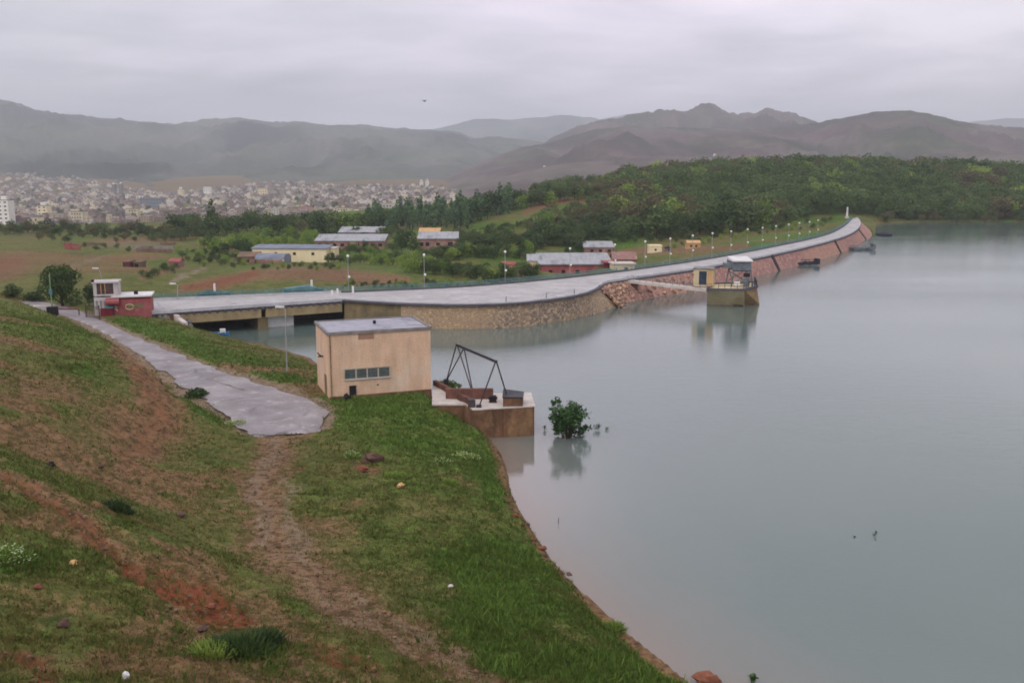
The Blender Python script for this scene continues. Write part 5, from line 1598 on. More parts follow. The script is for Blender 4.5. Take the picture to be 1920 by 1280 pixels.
NAMES = {'wood': 'broadleaf_tree', 'brown': 'budding_tree', 'dark': 'dark_tree', 'bright': 'bright_bush', 'poplar': 'poplar_tree', 'conifer': 'conifer_tree'}
# --- wood on the hill behind the dam
def wood():
    lowx = [960, 1000, 1060, 1130, 1200, 1300, 1400, 1500, 1580, 1625, 1660, 1700, 2000]
    lowy = [480, 472, 462, 457, 451, 446, 433, 414, 402, 404, 411, 413, 413]
    bare = [(850, 445), (895, 402), (985, 392), (1060, 368), (1120, 372), (1090, 392), (1050, 408), (960, 440)]
    g = np.random.default_rng(11)
    n = 5200
    px = g.uniform(1000, 1990, n); Y = np.sqrt(g.uniform(330 ** 2, 700 ** 2, n))
    x = (px - 960) / F * Y * 1.008; y = Y
    z = terr(x, y)
    qx, qy = project(x, y, z)
    ok = (qy < np.interp(qx, lowx, lowy)) & ~inside(bare, qx, qy) & ~inside(LAKE, x, y)
    d, _ = polydist([(p.x, p.y) for p in RAIL], x, y, False); ok &= d > 14
    dl, _ = polydist(LAKE, x, y); ok &= dl > 3
    x, y, z, qx, qy = (a[ok] for a in (x, y, z, qx, qy))
    order = np.argsort(y)
    pts = []; 
    grid = {}
    for i in order:
        k = (int(x[i] // 5.2), int(y[i] // 5.2))
        if k in grid: continue
        grid[k] = 1; pts.append(i)
    n_ind = 0
    for j, i in enumerate(pts):
        t = fbm(np.array([x[i] * .02]), np.array([y[i] * .02]), 3, 51)[0] + random.uniform(-.15, .15)
        kind = 'brown' if t > .68 else 'dark' if t < .44 else 'wood' if t < .59 else random.choice(['wood', 'wood', 'bright'])
        hgt = random.choice([random.uniform(4.5, 8), random.uniform(6, 9), random.uniform(8, 12)]) * (1 + .30 * float(sstep(560, 680, y[i])))
        if qx[i] < 1150: hgt *= .75
        individual = n_ind < 190
        if individual:
            lb = {'brown': 'brownish budding tree in the wood on the hill behind the dam', 'dark': 'dark green tree in the wood on the hill behind the dam',
                  'wood': 'olive green tree in the wood on the hill behind the dam', 'bright': 'fresh green tree in the wood on the hill behind the dam'}[kind]
            place(kind, (x[i], y[i], z[i]), hgt, lb, {'brown': 'brownish trees of the hill wood', 'dark': 'dark trees of the hill wood', 'wood': 'olive trees of the hill wood', 'bright': 'fresh green trees of the hill wood'}[kind], NAMES[kind] if kind != 'bright' else 'green_tree'); n_ind += 1
        else: place(kind, (x[i], y[i], z[i]), hgt, stuff=True)
    # a few taller crowns that break the skyline
    for px, py, dy, hp in [(1300, 336, 0, 34), (1283, 337, 0, 28), (1422, 330, 0, 38), (1440, 330, 0, 30), (1540, 330, 0, 34), (1560, 331, 0, 32), (1500, 331, 0, 26), (1790, 334, 0, 44), (1815, 334, 0, 40), (1845, 334, 0, 36), (1895, 336, 0, 38), (1650, 332, 0, 28), (1700, 334, 0, 24)]:
        Y = 610; p = PY(px, py, Y); zt_ = tz(p.x, p.y); top = PY(px, py - hp, Y).z
        place(random.choice(['dark', 'wood', 'wood']), (p.x, p.y, zt_), max(6, top - zt_), 'taller tree breaking the skyline of the hill wood', 'taller trees on the skyline of the hill wood', 'tall_tree')
    return len(pts)
NW = wood()

# --- belts of trees and bushes below the dam
def belt(x0, x1, y0, y1, h0, h1, kinds, n, label, group, name, sx=1.0, stuff=False):
    for k in range(n):
        u = (k + random.uniform(.1, .9)) / n
        px = x0 + (x1 - x0) * u; py = y0 + (y1 - y0) * u + random.uniform(-6, 6)
        p = hit(px, py, 60, 1500)
        if p is None: continue
        hp = random.uniform(h0, h1); hgt = hp * p.y / F
        kind = random.choice(kinds)
        place(kind, p, hgt, label, group, name, stuff, 'bush' if 'bush' in name else 'tree', sx)
belt(-20, 320, 438, 442, 14, 28, ['dark', 'brown', 'wood', 'dark'], 52, 'small tree in the dusky belt between the field and the town', 'trees between the field and the town', 'belt_tree')
belt(315, 625, 438, 436, 26, 46, ['dark', 'dark', 'wood'], 38, 'dark tree in the clump in front of the town', 'dark trees in front of the town', 'dark_tree')
p = hit(398, 440, 60, 1500); place('conifer', p, 66 * p.y / F, 'tall dark conifer rising out of the clump in front of the town', None, 'conifer_tree')
belt(425, 610, 462, 460, 16, 26, ['bright', 'bright', 'wood'], 30, 'bright yellow green bush in the thicket above the yellow hall', 'bright bushes above the yellow hall', 'bright_bush', .8)
belt(440, 600, 448, 446, 16, 24, ['bright'], 14, 'bright green bush at the back of the thicket above the yellow hall', 'bright bushes at the back of the thicket', 'bright_bush', .8)
belt(620, 745, 436, 430, 32, 48, ['bright', 'wood'], 13, 'light green tree in the belt behind the barracks', 'light green trees behind the barracks', 'green_tree')
belt(560, 640, 440, 438, 26, 40, ['dark', 'brown'], 7, 'dusky tree left of the poplar row', 'dusky trees left of the poplar row', 'dusky_tree')
belt(690, 880, 430, 424, 34, 60, ['poplar'], 30, 'slim blue green poplar in the row behind the barracks', 'poplars behind the barracks', 'poplar_tree')
belt(860, 965, 418, 396, 36, 58, ['poplar', 'poplar', 'dark'], 18, 'slim tree in the row climbing the left side of the grassy hill', 'trees climbing the grassy hill', 'slim_tree')
belt(955, 1100, 392, 366, 20, 34, ['dark', 'wood', 'bright'], 20, 'dark tree on the crest of the grassy hill', 'trees on the crest of the grassy hill', 'crest_tree')
belt(612, 800, 490, 496, 14, 24, ['bright', 'bright', 'wood'], 34, 'bright green bush on the bank right of the yellow hall', 'bushes right of the yellow hall', 'bright_bush', .9)
belt(760, 965, 506, 528, 20, 32, ['bright', 'wood', 'dark'], 44, 'leafy bush on the slope above the dam railing', 'bushes above the dam railing', 'leafy_bush', .9)
belt(790, 1005, 488, 480, 18, 30, ['wood', 'dark', 'bright'], 40, 'rounded bush in the hollow below the grassy hill', 'bushes in the hollow', 'hollow_bush', .9)
belt(860, 1100, 464, 460, 20, 34, ['dark', 'wood', 'wood'], 44, 'dark shrub on the slope above the red warehouse', 'shrubs above the red warehouse', 'dark_bush')
belt(900, 1010, 440, 420, 10, 18, ['dark', 'wood'], 12, 'small dark shrub dotting the grassy hill', 'shrubs dotting the grassy hill', 'dotted_bush')
belt(975, 1012, 524, 516, 22, 34, ['dark', 'wood'], 5, 'dark shrub beside the left end of the red warehouse', 'shrubs beside the red warehouse', 'dark_bush')
belt(1060, 1095, 478, 474, 16, 24, ['dark'], 4, 'dark shrub behind the red warehouse roof', 'shrubs behind the warehouse roof', 'dark_bush')
belt(1130, 1280, 452, 450, 12, 20, ['wood', 'dark'], 12, 'low shrub at the foot of the hill wood', 'shrubs at the foot of the hill wood', 'low_bush')
belt(1250, 1560, 462, 418, 7, 14, ['wood', 'bright', 'dark'], 40, 'low scrub bush on the grassy back slope of the dam', 'scrub on the back slope of the dam', 'scrub_bush')
belt(1640, 1925, 413, 413, 14, 22, ['wood', 'dark', 'brown'], 30, 'lakeside tree at the water edge below the hill wood', 'lakeside trees', 'lakeside_tree')
belt(740, 790, 470, 470, 30, 40, ['wood', 'dark'], 3, 'rounded tree between the barracks and the pinkish block', 'trees between the barracks and the block', 'rounded_tree')
belt(650, 700, 468, 468, 16, 22, ['dark'], 3, 'dark tree in front of the long barracks', 'trees in front of the barracks', 'dark_tree')
belt(370, 460, 496, 500, 12, 20, ['bright', 'wood'], 9, 'green bush on the bank left of the stone shed', 'bushes left of the stone shed', 'green_bush')
belt(265, 330, 520, 512, 14, 22, ['wood', 'dark'], 7, 'dusky bush in the field behind the guard house', 'bushes behind the guard house', 'dusky_bush')
belt(150, 250, 466, 468, 8, 14, ['dark', 'wood'], 5, 'low bush in the field by the brick walls', 'bushes by the brick walls', 'low_bush')
belt(620, 760, 548, 530, 5, 9, ['dark', 'wood'], 10, 'small scrub tuft just behind the bridge railing', 'scrub behind the bridge railing', 'scrub_bush')
belt(330, 470, 478, 480, 10, 18, ['wood', 'dark', 'bright'], 16, 'dusky bush along the hedge left of the yellow hall', 'hedge bushes left of the yellow hall', 'hedge_bush')
belt(60, 330, 450, 450, 10, 18, ['dark', 'wood', 'brown'], 13, 'low hedge bush at the back of the field', 'hedge bushes at the back of the field', 'hedge_bush')
belt(350, 440, 486, 488, 8, 15, ['wood', 'dark', 'brown'], 9, 'small scrub bush among the field ruins', 'scrub among the field ruins', 'scrub_bush')
belt(470, 640, 500, 504, 8, 14, ['bright', 'dark', 'wood'], 18, 'low bush below the front of the yellow hall', 'bushes below the yellow hall', 'low_bush')
belt(580, 740, 474, 476, 12, 20, ['wood', 'dark', 'bright'], 16, 'bush in front of the barracks', 'bushes in front of the barracks', 'barrack_bush')
belt(610, 760, 452, 452, 18, 28, ['dark', 'wood'], 9, 'dark tree between the two barracks', 'trees between the two barracks', 'yard_tree')
belt(860, 960, 450, 446, 16, 26, ['dark', 'wood', 'bright'], 12, 'bush right of the pinkish block', 'bushes right of the pinkish block', 'block_bush')
belt(640, 960, 536, 536, 8, 16, ['bright', 'wood', 'dark'], 30, 'low bush right behind the dam railing', 'bushes right behind the dam railing', 'rail_bush')
belt(380, 470, 470, 474, 18, 30, ['dark', 'wood', 'bright'], 12, 'larger dark bush in the thicket left of the stone shed', 'thicket left of the stone shed', 'thicket_bush')
belt(260, 400, 448, 446, 16, 28, ['dark', 'wood'], 14, 'dark bushy tree at the right end of the field', 'bushy trees at the right end of the field', 'field_tree')
for kind, L in STUFF.items():
    V = np.concatenate([a for a, _ in L]); T = np.concatenate([b for _, b in L])
    col = np.repeat(T[:, None], 4, 1); col[:, 3] = 1
    me = npmesh('forest', V, np.arange(len(V)).reshape(-1, 4), M[{'wood': 'leaf_wood', 'brown': 'leaf_brown', 'dark': 'leaf_dark', 'bright': 'leaf_bright'}[kind]], 4, {'tint': ('FACE', col)})
    tag(link('forest', me), 'dense mixed wood covering the hill behind the dam', 'forest', kind='stuff')

# --- round tree by the entrance and neighbours
p = hit(117, 574); 
parts_tree('round_tree', 'large dark green round tree left of the red guard house', 'tree', p, 101, 3600, 6.6, 6.3, .5, .15, M['leaf_dark'], lobes=14, trunk=.28)
p = hit(168, 574); parts_tree('small_tree', 'small pale green tree between the round tree and the guard house', 'tree', p, 102, 900, 3.2, 3.0, .4, .14, M['leaf_wood'], lobes=7, trunk=.12)
p = hit(24, 556); parts_tree('wayside_bush', 'brownish green bush on the brow at the left edge', 'bush', p, 103, 700, 3.6, 2.0, .1, .14, M['leaf_wood'], lobes=7, trunk=.08)
p = hit(60, 566); parts_tree('wayside_bush', 'low dark bush left of the round tree', 'bush', p, 104, 700, 4.4, 1.6, .1, .14, M['leaf_dark'], lobes=7, trunk=.08)
p = hit(366, 742); parts_tree('verge_bush', 'dark green bush on the verge left of the road end', 'bush', p - Vector((0, 0, .25)), 105, 900, 2.8, 1.0, .02, .10, M['leaf_dark'], lobes=7, trunk=.05)
p = hit(600, 712); parts_tree('verge_bush', 'low green bush against the left wall of the pump house', 'bush', p - Vector((0, 0, .2)), 108, 400, 1.8, .9, .02, .10, M['leaf_bright'], lobes=5, trunk=.05)
p = PZ(834, 722, 1.0); parts_tree('shore_bush', 'dark green bush on the bank behind the pier parapet', 'bush', (p.x, p.y, .3), 106, 900, 4.0, 1.2, .1, .13, M['leaf_dark'], lobes=8, trunk=.08)

# --- flooded bush in the lake
p = PZ(1063, 820, 0)
fbh = thing('flooded_bush', 'leafy green bush growing out of the lake water beside the pier', 'bush', (p.x, p.y, 0)); fbh.scale = (1.12, 1.12, 1.05)
g = random.Random(4); segs = []; tips = []
for k in range(21):
    a = 2 * math.pi * k / 21 * 3 + g.uniform(-.3, .3); rr = g.uniform(.5, 2.35); hh = g.uniform(.7, 2.6) if rr > 1.3 else g.uniform(2.2, 3.9)
    mid = (math.cos(a) * rr * .5, math.sin(a) * rr * .5, hh * .55); tip = (math.cos(a) * rr, math.sin(a) * rr, hh)
    segs += [((math.cos(a) * .2, math.sin(a) * .2, -.6), mid, .05, .035), (mid, tip, .035, .012)]
    for q in range(5):
        t = q / 4; b = Vector(mid).lerp(Vector(tip), t)
        tips.append(b + Vector((g.uniform(-.25, .25), g.uniform(-.25, .25), g.uniform(-.2, .2))))
        if q % 2: 
            e = b + Vector((g.uniform(-.5, .5), g.uniform(-.5, .5), g.uniform(-.1, .4))); segs.append((tuple(b), tuple(e), .018, .008)); tips.append(e)
tv, tf = tube_arrays(segs); link('stems', npmesh('stems', tv, tf, M['bark'], 4), fbh)
for k in range(12):
    a = g.uniform(0, 6.28); rr = g.uniform(.3, 1.6); tips.append(Vector((math.cos(a) * rr, math.sin(a) * rr, g.uniform(.15, .7))))
gg_ = np.random.default_rng(5); n = 2900
ti = gg_.integers(0, len(tips), n); C = np.array([tuple(t) for t in tips])[ti]
P = C + gg_.normal(size=(n, 3)) * np.array([.15, .15, .17])
u = gg_.normal(size=(n, 3)); u /= np.linalg.norm(u, axis=1)[:, None]; v = np.cross(u, gg_.normal(size=(n, 3))); v /= np.linalg.norm(v, axis=1)[:, None]
s = (.115 * gg_.uniform(.6, 1.4, n))[:, None]
V = np.stack([P - u * s * 1.5, P - v * s * .6, P + u * s * 1.5, P + v * s * .6], 1).reshape(-1, 3)
V[:, 2] = np.maximum(V[:, 2], .03)
T = np.clip(np.random.default_rng(6).uniform(0, 1, len(tips))[ti] * .7 + gg_.uniform(0, .3, n), 0, 1); col = np.repeat(T[:, None], 4, 1)
link('foliage', npmesh('foliage', V, np.arange(n * 4).reshape(-1, 4), M['leaf_water'], 4, {'tint': ('FACE', col)}), fbh)

def sprig(px, py, h, w, n, label, name='water_sprig', mat='leaf_water', z=0.0, lean=0):
    p = PZ(px, py, z) if z == 0 else hit(px, py)
    t = thing(name, label, 'plant', p)
    g = random.Random(int(px)); segs = []; tips = []
    for k in range(max(2, n // 12)):
        a = g.uniform(0, 6.28); q = (math.cos(a) * w * .5 * g.random() + lean, math.sin(a) * w * .5 * g.random(), h * g.uniform(.6, 1))
        segs.append(((0, 0, -.3), q, .02, .01)); tips.append(q)
    tv, tf = tube_arrays(segs); link('stem', npmesh('stem', tv, tf, M['bark'], 4), t)
    if n:
        gg = np.random.default_rng(int(px)); ti = gg.integers(0, len(tips), n)
        P = np.array(tips)[ti] * gg.uniform(.3, 1, n)[:, None] + gg.normal(size=(n, 3)) * w * .12
        P[:, 2] = np.maximum(P[:, 2], .02)
        u = gg.normal(size=(n, 3)); u /= np.linalg.norm(u, axis=1)[:, None]; v = np.cross(u, gg.normal(size=(n, 3))); v /= np.linalg.norm(v, axis=1)[:, None]
        V = np.stack([P - u * .12, P - v * .05, P + u * .12, P + v * .05], 1).reshape(-1, 3)
        col = np.repeat(gg.uniform(0, 1, n)[:, None], 4, 1)
        link('leaves', npmesh('leaves', V, np.arange(n * 4).reshape(-1, 4), M[mat], 4, {'tint': ('FACE', col)}), t)
    return t
sprig(1119, 806, .75, .9, 46, 'small leafy sprig above the water just right of the flooded bush')
sprig(1137, 806, .35, .5, 14, 'tiny sparse sprig farthest right of the flooded bush')
sprig(1020, 806, .5, .6, 30, 'small sprig above the water between the pier and flooded bush')
sprig(1047, 981, .62, .12, 0, 'thin bare stick poking out of the water near the grassy bank', 'bare_stick')
sprig(1640, 1003, .3, .5, 10, 'small dark twig afloat on the open lake, right of its fainter twin', 'floating_twig')
sprig(1603, 1006, .14, .3, 5, 'faint twig afloat on the open lake, left of the larger twig', 'floating_twig')

# --- grass tussocks, flowers, stones on the near slope
def tuft(px, py, w, h, n, label, name='grass_tussock', mat='leaf_dark', flower=0):
    p = hit(px, py)
    t = thing(name, label, 'plant', p)
    gg = np.random.default_rng(int(px + py))
    a = gg.uniform(0, 6.28, n); r = np.sqrt(gg.uniform(0, 1, n)) * w / 2
    bx, by = np.cos(a) * r, np.sin(a) * r
    bz = terr(bx + p.x, by + p.y) - p.z
    hh = h * gg.uniform(.5, 1.1, n) * (1.15 - .7 * (r / (w / 2)) ** 2)
    lx, ly = gg.normal(0, .35, n) * hh + bx * .25, gg.normal(0, .35, n) * hh + by * .25
    sw = .035 + .02 * gg.random(n); sa = gg.uniform(0, 3.14, n)
    dx, dy = np.cos(sa) * sw, np.sin(sa) * sw
    V = np.stack([np.stack([bx - dx, by - dy, bz - .03], 1), np.stack([bx + dx, by + dy, bz - .03], 1), np.stack([bx + lx + dx * .3, by + ly + dy * .3, bz + hh], 1), np.stack([bx + lx - dx * .3, by + ly - dy * .3, bz + hh * .98], 1)], 1).reshape(-1, 3)
    col = np.repeat(gg.uniform(0, 1, n)[:, None], 4, 1)
    link('blades', npmesh('blades', V, np.arange(n * 4).reshape(-1, 4), M[mat], 4, {'tint': ('FACE', col)}), t)
    if flower:
        i = gg.integers(0, n, flower)
        P = np.stack([bx[i] + lx[i], by[i] + ly[i], bz[i] + hh[i] + .03], 1)
        s = .028 * gg.uniform(.6, 1.5, flower)[:, None]
        ux = np.array([1, 0, .2]) ; uy = np.array([0, 1, .1])
        V = np.stack([P - ux * s - uy * s, P + ux * s - uy * s, P + ux * s + uy * s, P - ux * s + uy * s], 1).reshape(-1, 3)
        col = np.repeat(gg.uniform(0, 1, flower)[:, None], 4, 1)
        link('blossom', npmesh('blossom', V, np.arange(flower * 4).reshape(-1, 4), M['flower'], 4, {'tint': ('FACE', col)}), t)
tuft(225, 955, 1.3, .55, 420, 'dark green tussock beside the red soil rut on the left slope')
tuft(455, 1215, 2.2, .55, 900, 'large dark green clump at the lower end of the red soil patch', 'green_clump')
tuft(500, 1205, 1.2, .6, 420, 'tall dark tussock at the right side of the large green clump')
tuft(398, 1225, 1.6, .4, 420, 'low green tussock at the left side of the large green clump', mat='leaf_bright')
tuft(20, 1045, 1.6, .4, 500, 'pale flowering clump at the left edge of the slope', 'flowering_clump', 'leaf_bright', 110)
tuft(875, 858, 2.0, .35, 420, 'white flowering patch on the bank, nearer the water', 'flowering_clump', 'leaf_bright', 130)
tuft(832, 868, 1.4, .3, 300, 'smaller white flowering patch left of the larger one on the bank', 'flowering_clump', 'leaf_bright', 60)
tuft(662, 856, 1.2, .35, 260, 'pale flowering tuft just left of the brown boulder', 'flowering_clump', 'leaf_bright', 60)
tuft(445, 795, 1.8, .3, 320, 'pale flowering verge clump at the left corner of the road end', 'flowering_clump', 'leaf_bright', 110)
tuft(745, 893, 2.0, .3, 420, 'grey green weed clump right of the brown boulder', 'weed_clump', 'leaf_bright', 0)
tuft(845, 905, 1.2, .3, 260, 'dull green weed clump beside the bare soil on the bank', 'weed_clump', 'leaf_bright', 0)
tuft(1195, 1190, 1.8, .5, 500, 'rank grass clump overhanging the lower shore', 'shore_clump', 'leaf_bright', 0)
tuft(1150, 1180, 1.4, .4, 360, 'thick green clump up the bank from the lower shore clump', 'shore_clump', 'leaf_bright', 0)
sprig(1412, 1279, .5, .5, 60, 'little leafy plant at the bottom edge beside the reddish shore rock', 'shore_plant', z=0.0)

def rock(px, py, r, label, mat='rock_brown', name='rock', sz=.75, water=False):
    p = PZ(px, py, 0) if water else hit(px, py)
    mb = MB(); rock_mesh(mb, (0, 0, r * .35), r, int(px * 7 + py), sz)
    o = mb.build(name, M[mat]); o.location = p; tag(o, label, 'rock')
rock(698, 866, .78, 'brown boulder half sunk in the grass slope below the pump house', 'rock_brown', 'boulder', .7)
rock(680, 882, .4, 'smaller brown stone at the foot of the boulder', 'rock_red')
rock(138, 1058, .2, 'pale yellow stone on the lower left slope', 'rock_yellow', 'stone')
rock(72, 1102, .19, 'small red stone on the lower left slope', 'rock_red', 'stone')
rock(120, 1174, .26, 'brown stone near the lower left corner', 'rock_brown', 'stone')
rock(95, 874, .3, 'dark stone above the red soil rut', 'dark', 'stone')
rock(190, 876, .22, 'small dark stone right of the larger dark stone', 'rock_brown', 'stone')
rock(751, 912, .3, 'tan stone right of the boulder in the weeds', 'rock_yellow', 'stone', .6)
rock(398, 1140, .22, 'dark red stone in the red soil patch', 'rock_red', 'stone')
rock(380, 1183, .28, 'dark stone at the lower edge of the red soil patch', 'rock_brown', 'stone')
rock(340, 968, .3, 'brown stone in the middle of the left slope', 'rock_brown', 'stone', .5)
rock(845, 1100, .18, 'pale grey stone in the right hand grass', 'conc_pale', 'stone', .5)
rock(1067, 1084, .33, 'dark stone at the edge of the water halfway along the bank', 'rock_brown', 'shore_rock')
rock(1326, 1280, .6, 'reddish shore rock at the bottom edge by the water', 'rock_red', 'shore_rock', .6, True)
rock(1016, 1030, .25, 'reddish stone at the water edge below the lone bare stick', 'rock_red', 'shore_rock')
rock(990, 985, .22, 'small brown stone at the water edge left of the bare stick', 'rock_brown', 'shore_rock')
p = hit(236, 1272); t = thing('litter', 'crumpled white scrap of litter lying at the bottom of the slope', 'litter', p)
mb = MB(); rock_mesh(mb, (0, 0, .1), .15, 77, 1.2); mb.build('scrap', M['white'], t)
for k, (px, py) in enumerate([(958, 940), (962, 955), (970, 968), (983, 975), (1002, 1012), (1024, 1043), (1040, 1060), (1055, 1075)]):
    rock(px - 4, py, .12 + .05 * (k % 3), 'one of the small stones strewn along the shore edge', ['rock_red', 'rock_brown'][k % 2], 'shore_pebble')
for o in COL.objects:
    if o.name.startswith('shore_pebble'): o['group'] = 'stones strewn along the shore edge'

# --- grass blades over the near ground
def grass():
    g = np.random.default_rng(3)
    N = 330000
    a = np.radians(g.uniform(-31, 20, N)); r = np.exp(g.uniform(math.log(31), math.log(165), N))
    x = np.sin(a) * r; y = np.cos(a) * r
    z = terr(x, y); mk = masks(x, y, z)
    d, _ = polydist(ROAD_MID, x, y, False)
    clump = fbm(x * .8, y * .8, 3, 61)
    pr = (.42 + .75 * mk[:, 2] + .5 * (clump - .5)) * (1 - .88 * mk[:, 0]) * (1 - .97 * mk[:, 3])
    ok = (g.random(N) < pr) & (z > .12) & ~inside(LAKE, x, y) & ~inside(ROAD_POLY, x, y) & ~inside(CREST, x, y)
    hp = Matrix.Rotation(-HR, 2)
    lx_, ly_ = (x - HX) * math.cos(HR) + (y - HY) * math.sin(HR), -(x - HX) * math.sin(HR) + (y - HY) * math.cos(HR)
    ok &= ~((lx_ > -.2) & (lx_ < HW + .2) & (ly_ > -.1) & (ly_ < HD + .2))
    bx_, by_ = x - bf0.x, y - bf0.y
    ok &= ~inside([xy(bf0), xy(bf1), xy(bb1), xy(bb0)], x, y)
    x, y, z, mk, r, clump = x[ok], y[ok], z[ok], mk[ok], r[ok], clump[ok]
    n = len(x)
    B = 3
    rep_ = lambda v: np.repeat(v, B)
    X, Yy, Z = rep_(x) + g.normal(0, .06, n * B), rep_(y) + g.normal(0, .06, n * B), rep_(z)
    L = rep_(mk[:, 2])
    tall = rep_((g.random(n) < .035 + .05 * mk[:, 2]) * 1.0)
    hh = (.05 + .10 * g.random(n * B)) * (1 + .8 * L) * (.5 + 1.0 * rep_(clump)) * (1 + 1.0 * tall)
    sa = g.uniform(0, 3.14, n * B); sw = (.012 + .00022 * rep_(r)) * (1 + .8 * tall)
    dx, dy = np.cos(sa) * sw, np.sin(sa) * sw
    lx, ly = g.normal(0, .5, n * B) * hh, g.normal(0, .5, n * B) * hh
    V = np.stack([np.stack([X - dx, Yy - dy, Z - .02], 1), np.stack([X + dx, Yy + dy, Z - .02], 1), np.stack([X + lx, Yy + ly, Z + hh], 1)], 1).reshape(-1, 3)
    t = np.clip(.12 + .52 * L + g.normal(0, .18, n * B) + .12 * tall + .45 * (rep_(fbm(x * .25, y * .25, 3, 63)) - .5), 0, 1)
    col = np.repeat(t[:, None], 4, 1)
    nt = NT('grass_blades')
    at = nt.n('ShaderNodeAttribute'); at.attribute_name = 'tint'; sp = nt.n('ShaderNodeSeparateColor'); nt.l(at.outputs['Color'], sp.inputs[0])
    c = nt.ramp(sp.outputs[0], [(0, lin(114, 100, 62)), (.25, lin(92, 92, 46)), (.5, lin(68, 86, 36)), (.75, lin(78, 102, 40)), (1, lin(108, 128, 58))])
    nt.base(c, .85); nt.b.inputs['Specular IOR Level'].default_value = .1
    me = npmesh('grass', V, np.arange(len(V)).reshape(-1, 3), nt.m, 3, {'tint': ('FACE', col)})
    tag(link('grass', me), 'short patchy grass over the near slope', 'grass', kind='stuff')
    return n
NG = grass()

# ================================================================== the town
def town_mesh(kind, seed):
    g = random.Random(seed)
    mb = MB()
    w, d, h = {'house': (11, 9, 5.5), 'block': (15, 11, 10), 'low': (16, 10, 3.8), 'tower': (13, 12, 24)}[kind]
    if kind == 'house' and seed % 2: 
        mb.box(-w / 2, w / 2, -d / 2, d / 2, -6, h * .7); mb.mi = 2
        mb.add([(-w / 2 - .4, -d / 2 - .4, h * .7), (w / 2 + .4, -d / 2 - .4, h * .7), (w / 2 + .4, d / 2 + .4, h * .7), (-w / 2 - .4, d / 2 + .4, h * .7), (-w / 4, 0, h * 1.15), (w / 4, 0, h * 1.15)], [(0, 1, 5, 4), (1, 2, 5), (2, 3, 4, 5), (3, 0, 4)])
    else:
        mb.box(-w / 2, w / 2, -d / 2, d / 2, -6, h); 
        mb.box(-w / 2 + g.uniform(0, 4), -w / 2 + g.uniform(4.5, 7), -1, 2.5, h, h + 2.4)
        if kind in ('house', 'block'): mb.box(w / 2, w / 2 + 4, -d / 3, d / 2, -6, h * .6)
        mb.mi = 2; mb.box(-w / 2 - .2, w / 2 + .2, -d / 2 - .2, d / 2 + .2, h - .01, h + .35)
    mb.mi = 1
    fl = max(1, int(h // 3.2))
    for f in range(fl):
        for k in range(int(w // 3.2)):
            if g.random() < .8:
                x = -w / 2 + 1.2 + k * 3.2; mb.box(x, x + 1.5, -d / 2 - .06, -d / 2, f * 3.2 + 1, f * 3.2 + 2.4)
        for k in range(int(d // 3.6)):
            y = -d / 2 + 1.4 + k * 3.6
            mb.box(-w / 2 - .06, -w / 2, y, y + 1.4, f * 3.2 + 1, f * 3.2 + 2.4)
    me = bpy.data.meshes.new(kind); me.from_pydata([tuple(v) for v in mb.v], [], mb.f)
    me.polygons.foreach_set('material_index', mb.m)
    for m in (M['town_wall'], M['dark_glass'], M['town_roof']): me.materials.append(m)
    return me
def town_mat(name, cols):
    n = NT(name); oi = n.n('ShaderNodeObjectInfo')
    k = len(cols)
    c = n.ramp(oi.outputs['Random'], [(i / k, c_) for i, c_ in enumerate(cols)], 'CONSTANT')
    c = n.mix(1, c, n.ramp(n.noise(n.coord('Object'), .3, 3), [(.3, .85), (.7, 1.1)]), 'MULTIPLY')
    return n.base(c, .9).m
M['town_wall'] = town_mat('town_render', [lin(170, 156, 142), lin(136, 120, 112), lin(196, 184, 156), lin(124, 106, 98), lin(190, 182, 172), lin(146, 126, 118), lin(158, 140, 118), lin(116, 102, 98), lin(170, 142, 132), lin(134, 128, 126), lin(108, 96, 92), lin(178, 162, 148)])
M['town_roof'] = town_mat('town_roofing', [lin(130, 122, 116), lin(104, 88, 84), lin(150, 142, 136), lin(96, 92, 94), lin(172, 166, 158), lin(116, 80, 72), lin(120, 112, 108), lin(140, 128, 118)])
M['town_white'] = pm('town_white_render', lin(240, 236, 228), lin(226, 220, 210), .2)
M['town_cream'] = pm('town_cream_render', lin(238, 222, 184), lin(226, 208, 172), .2)
TM = {k: [town_mesh(k, s) for s in range(4)] for k in ('house', 'block', 'low')}
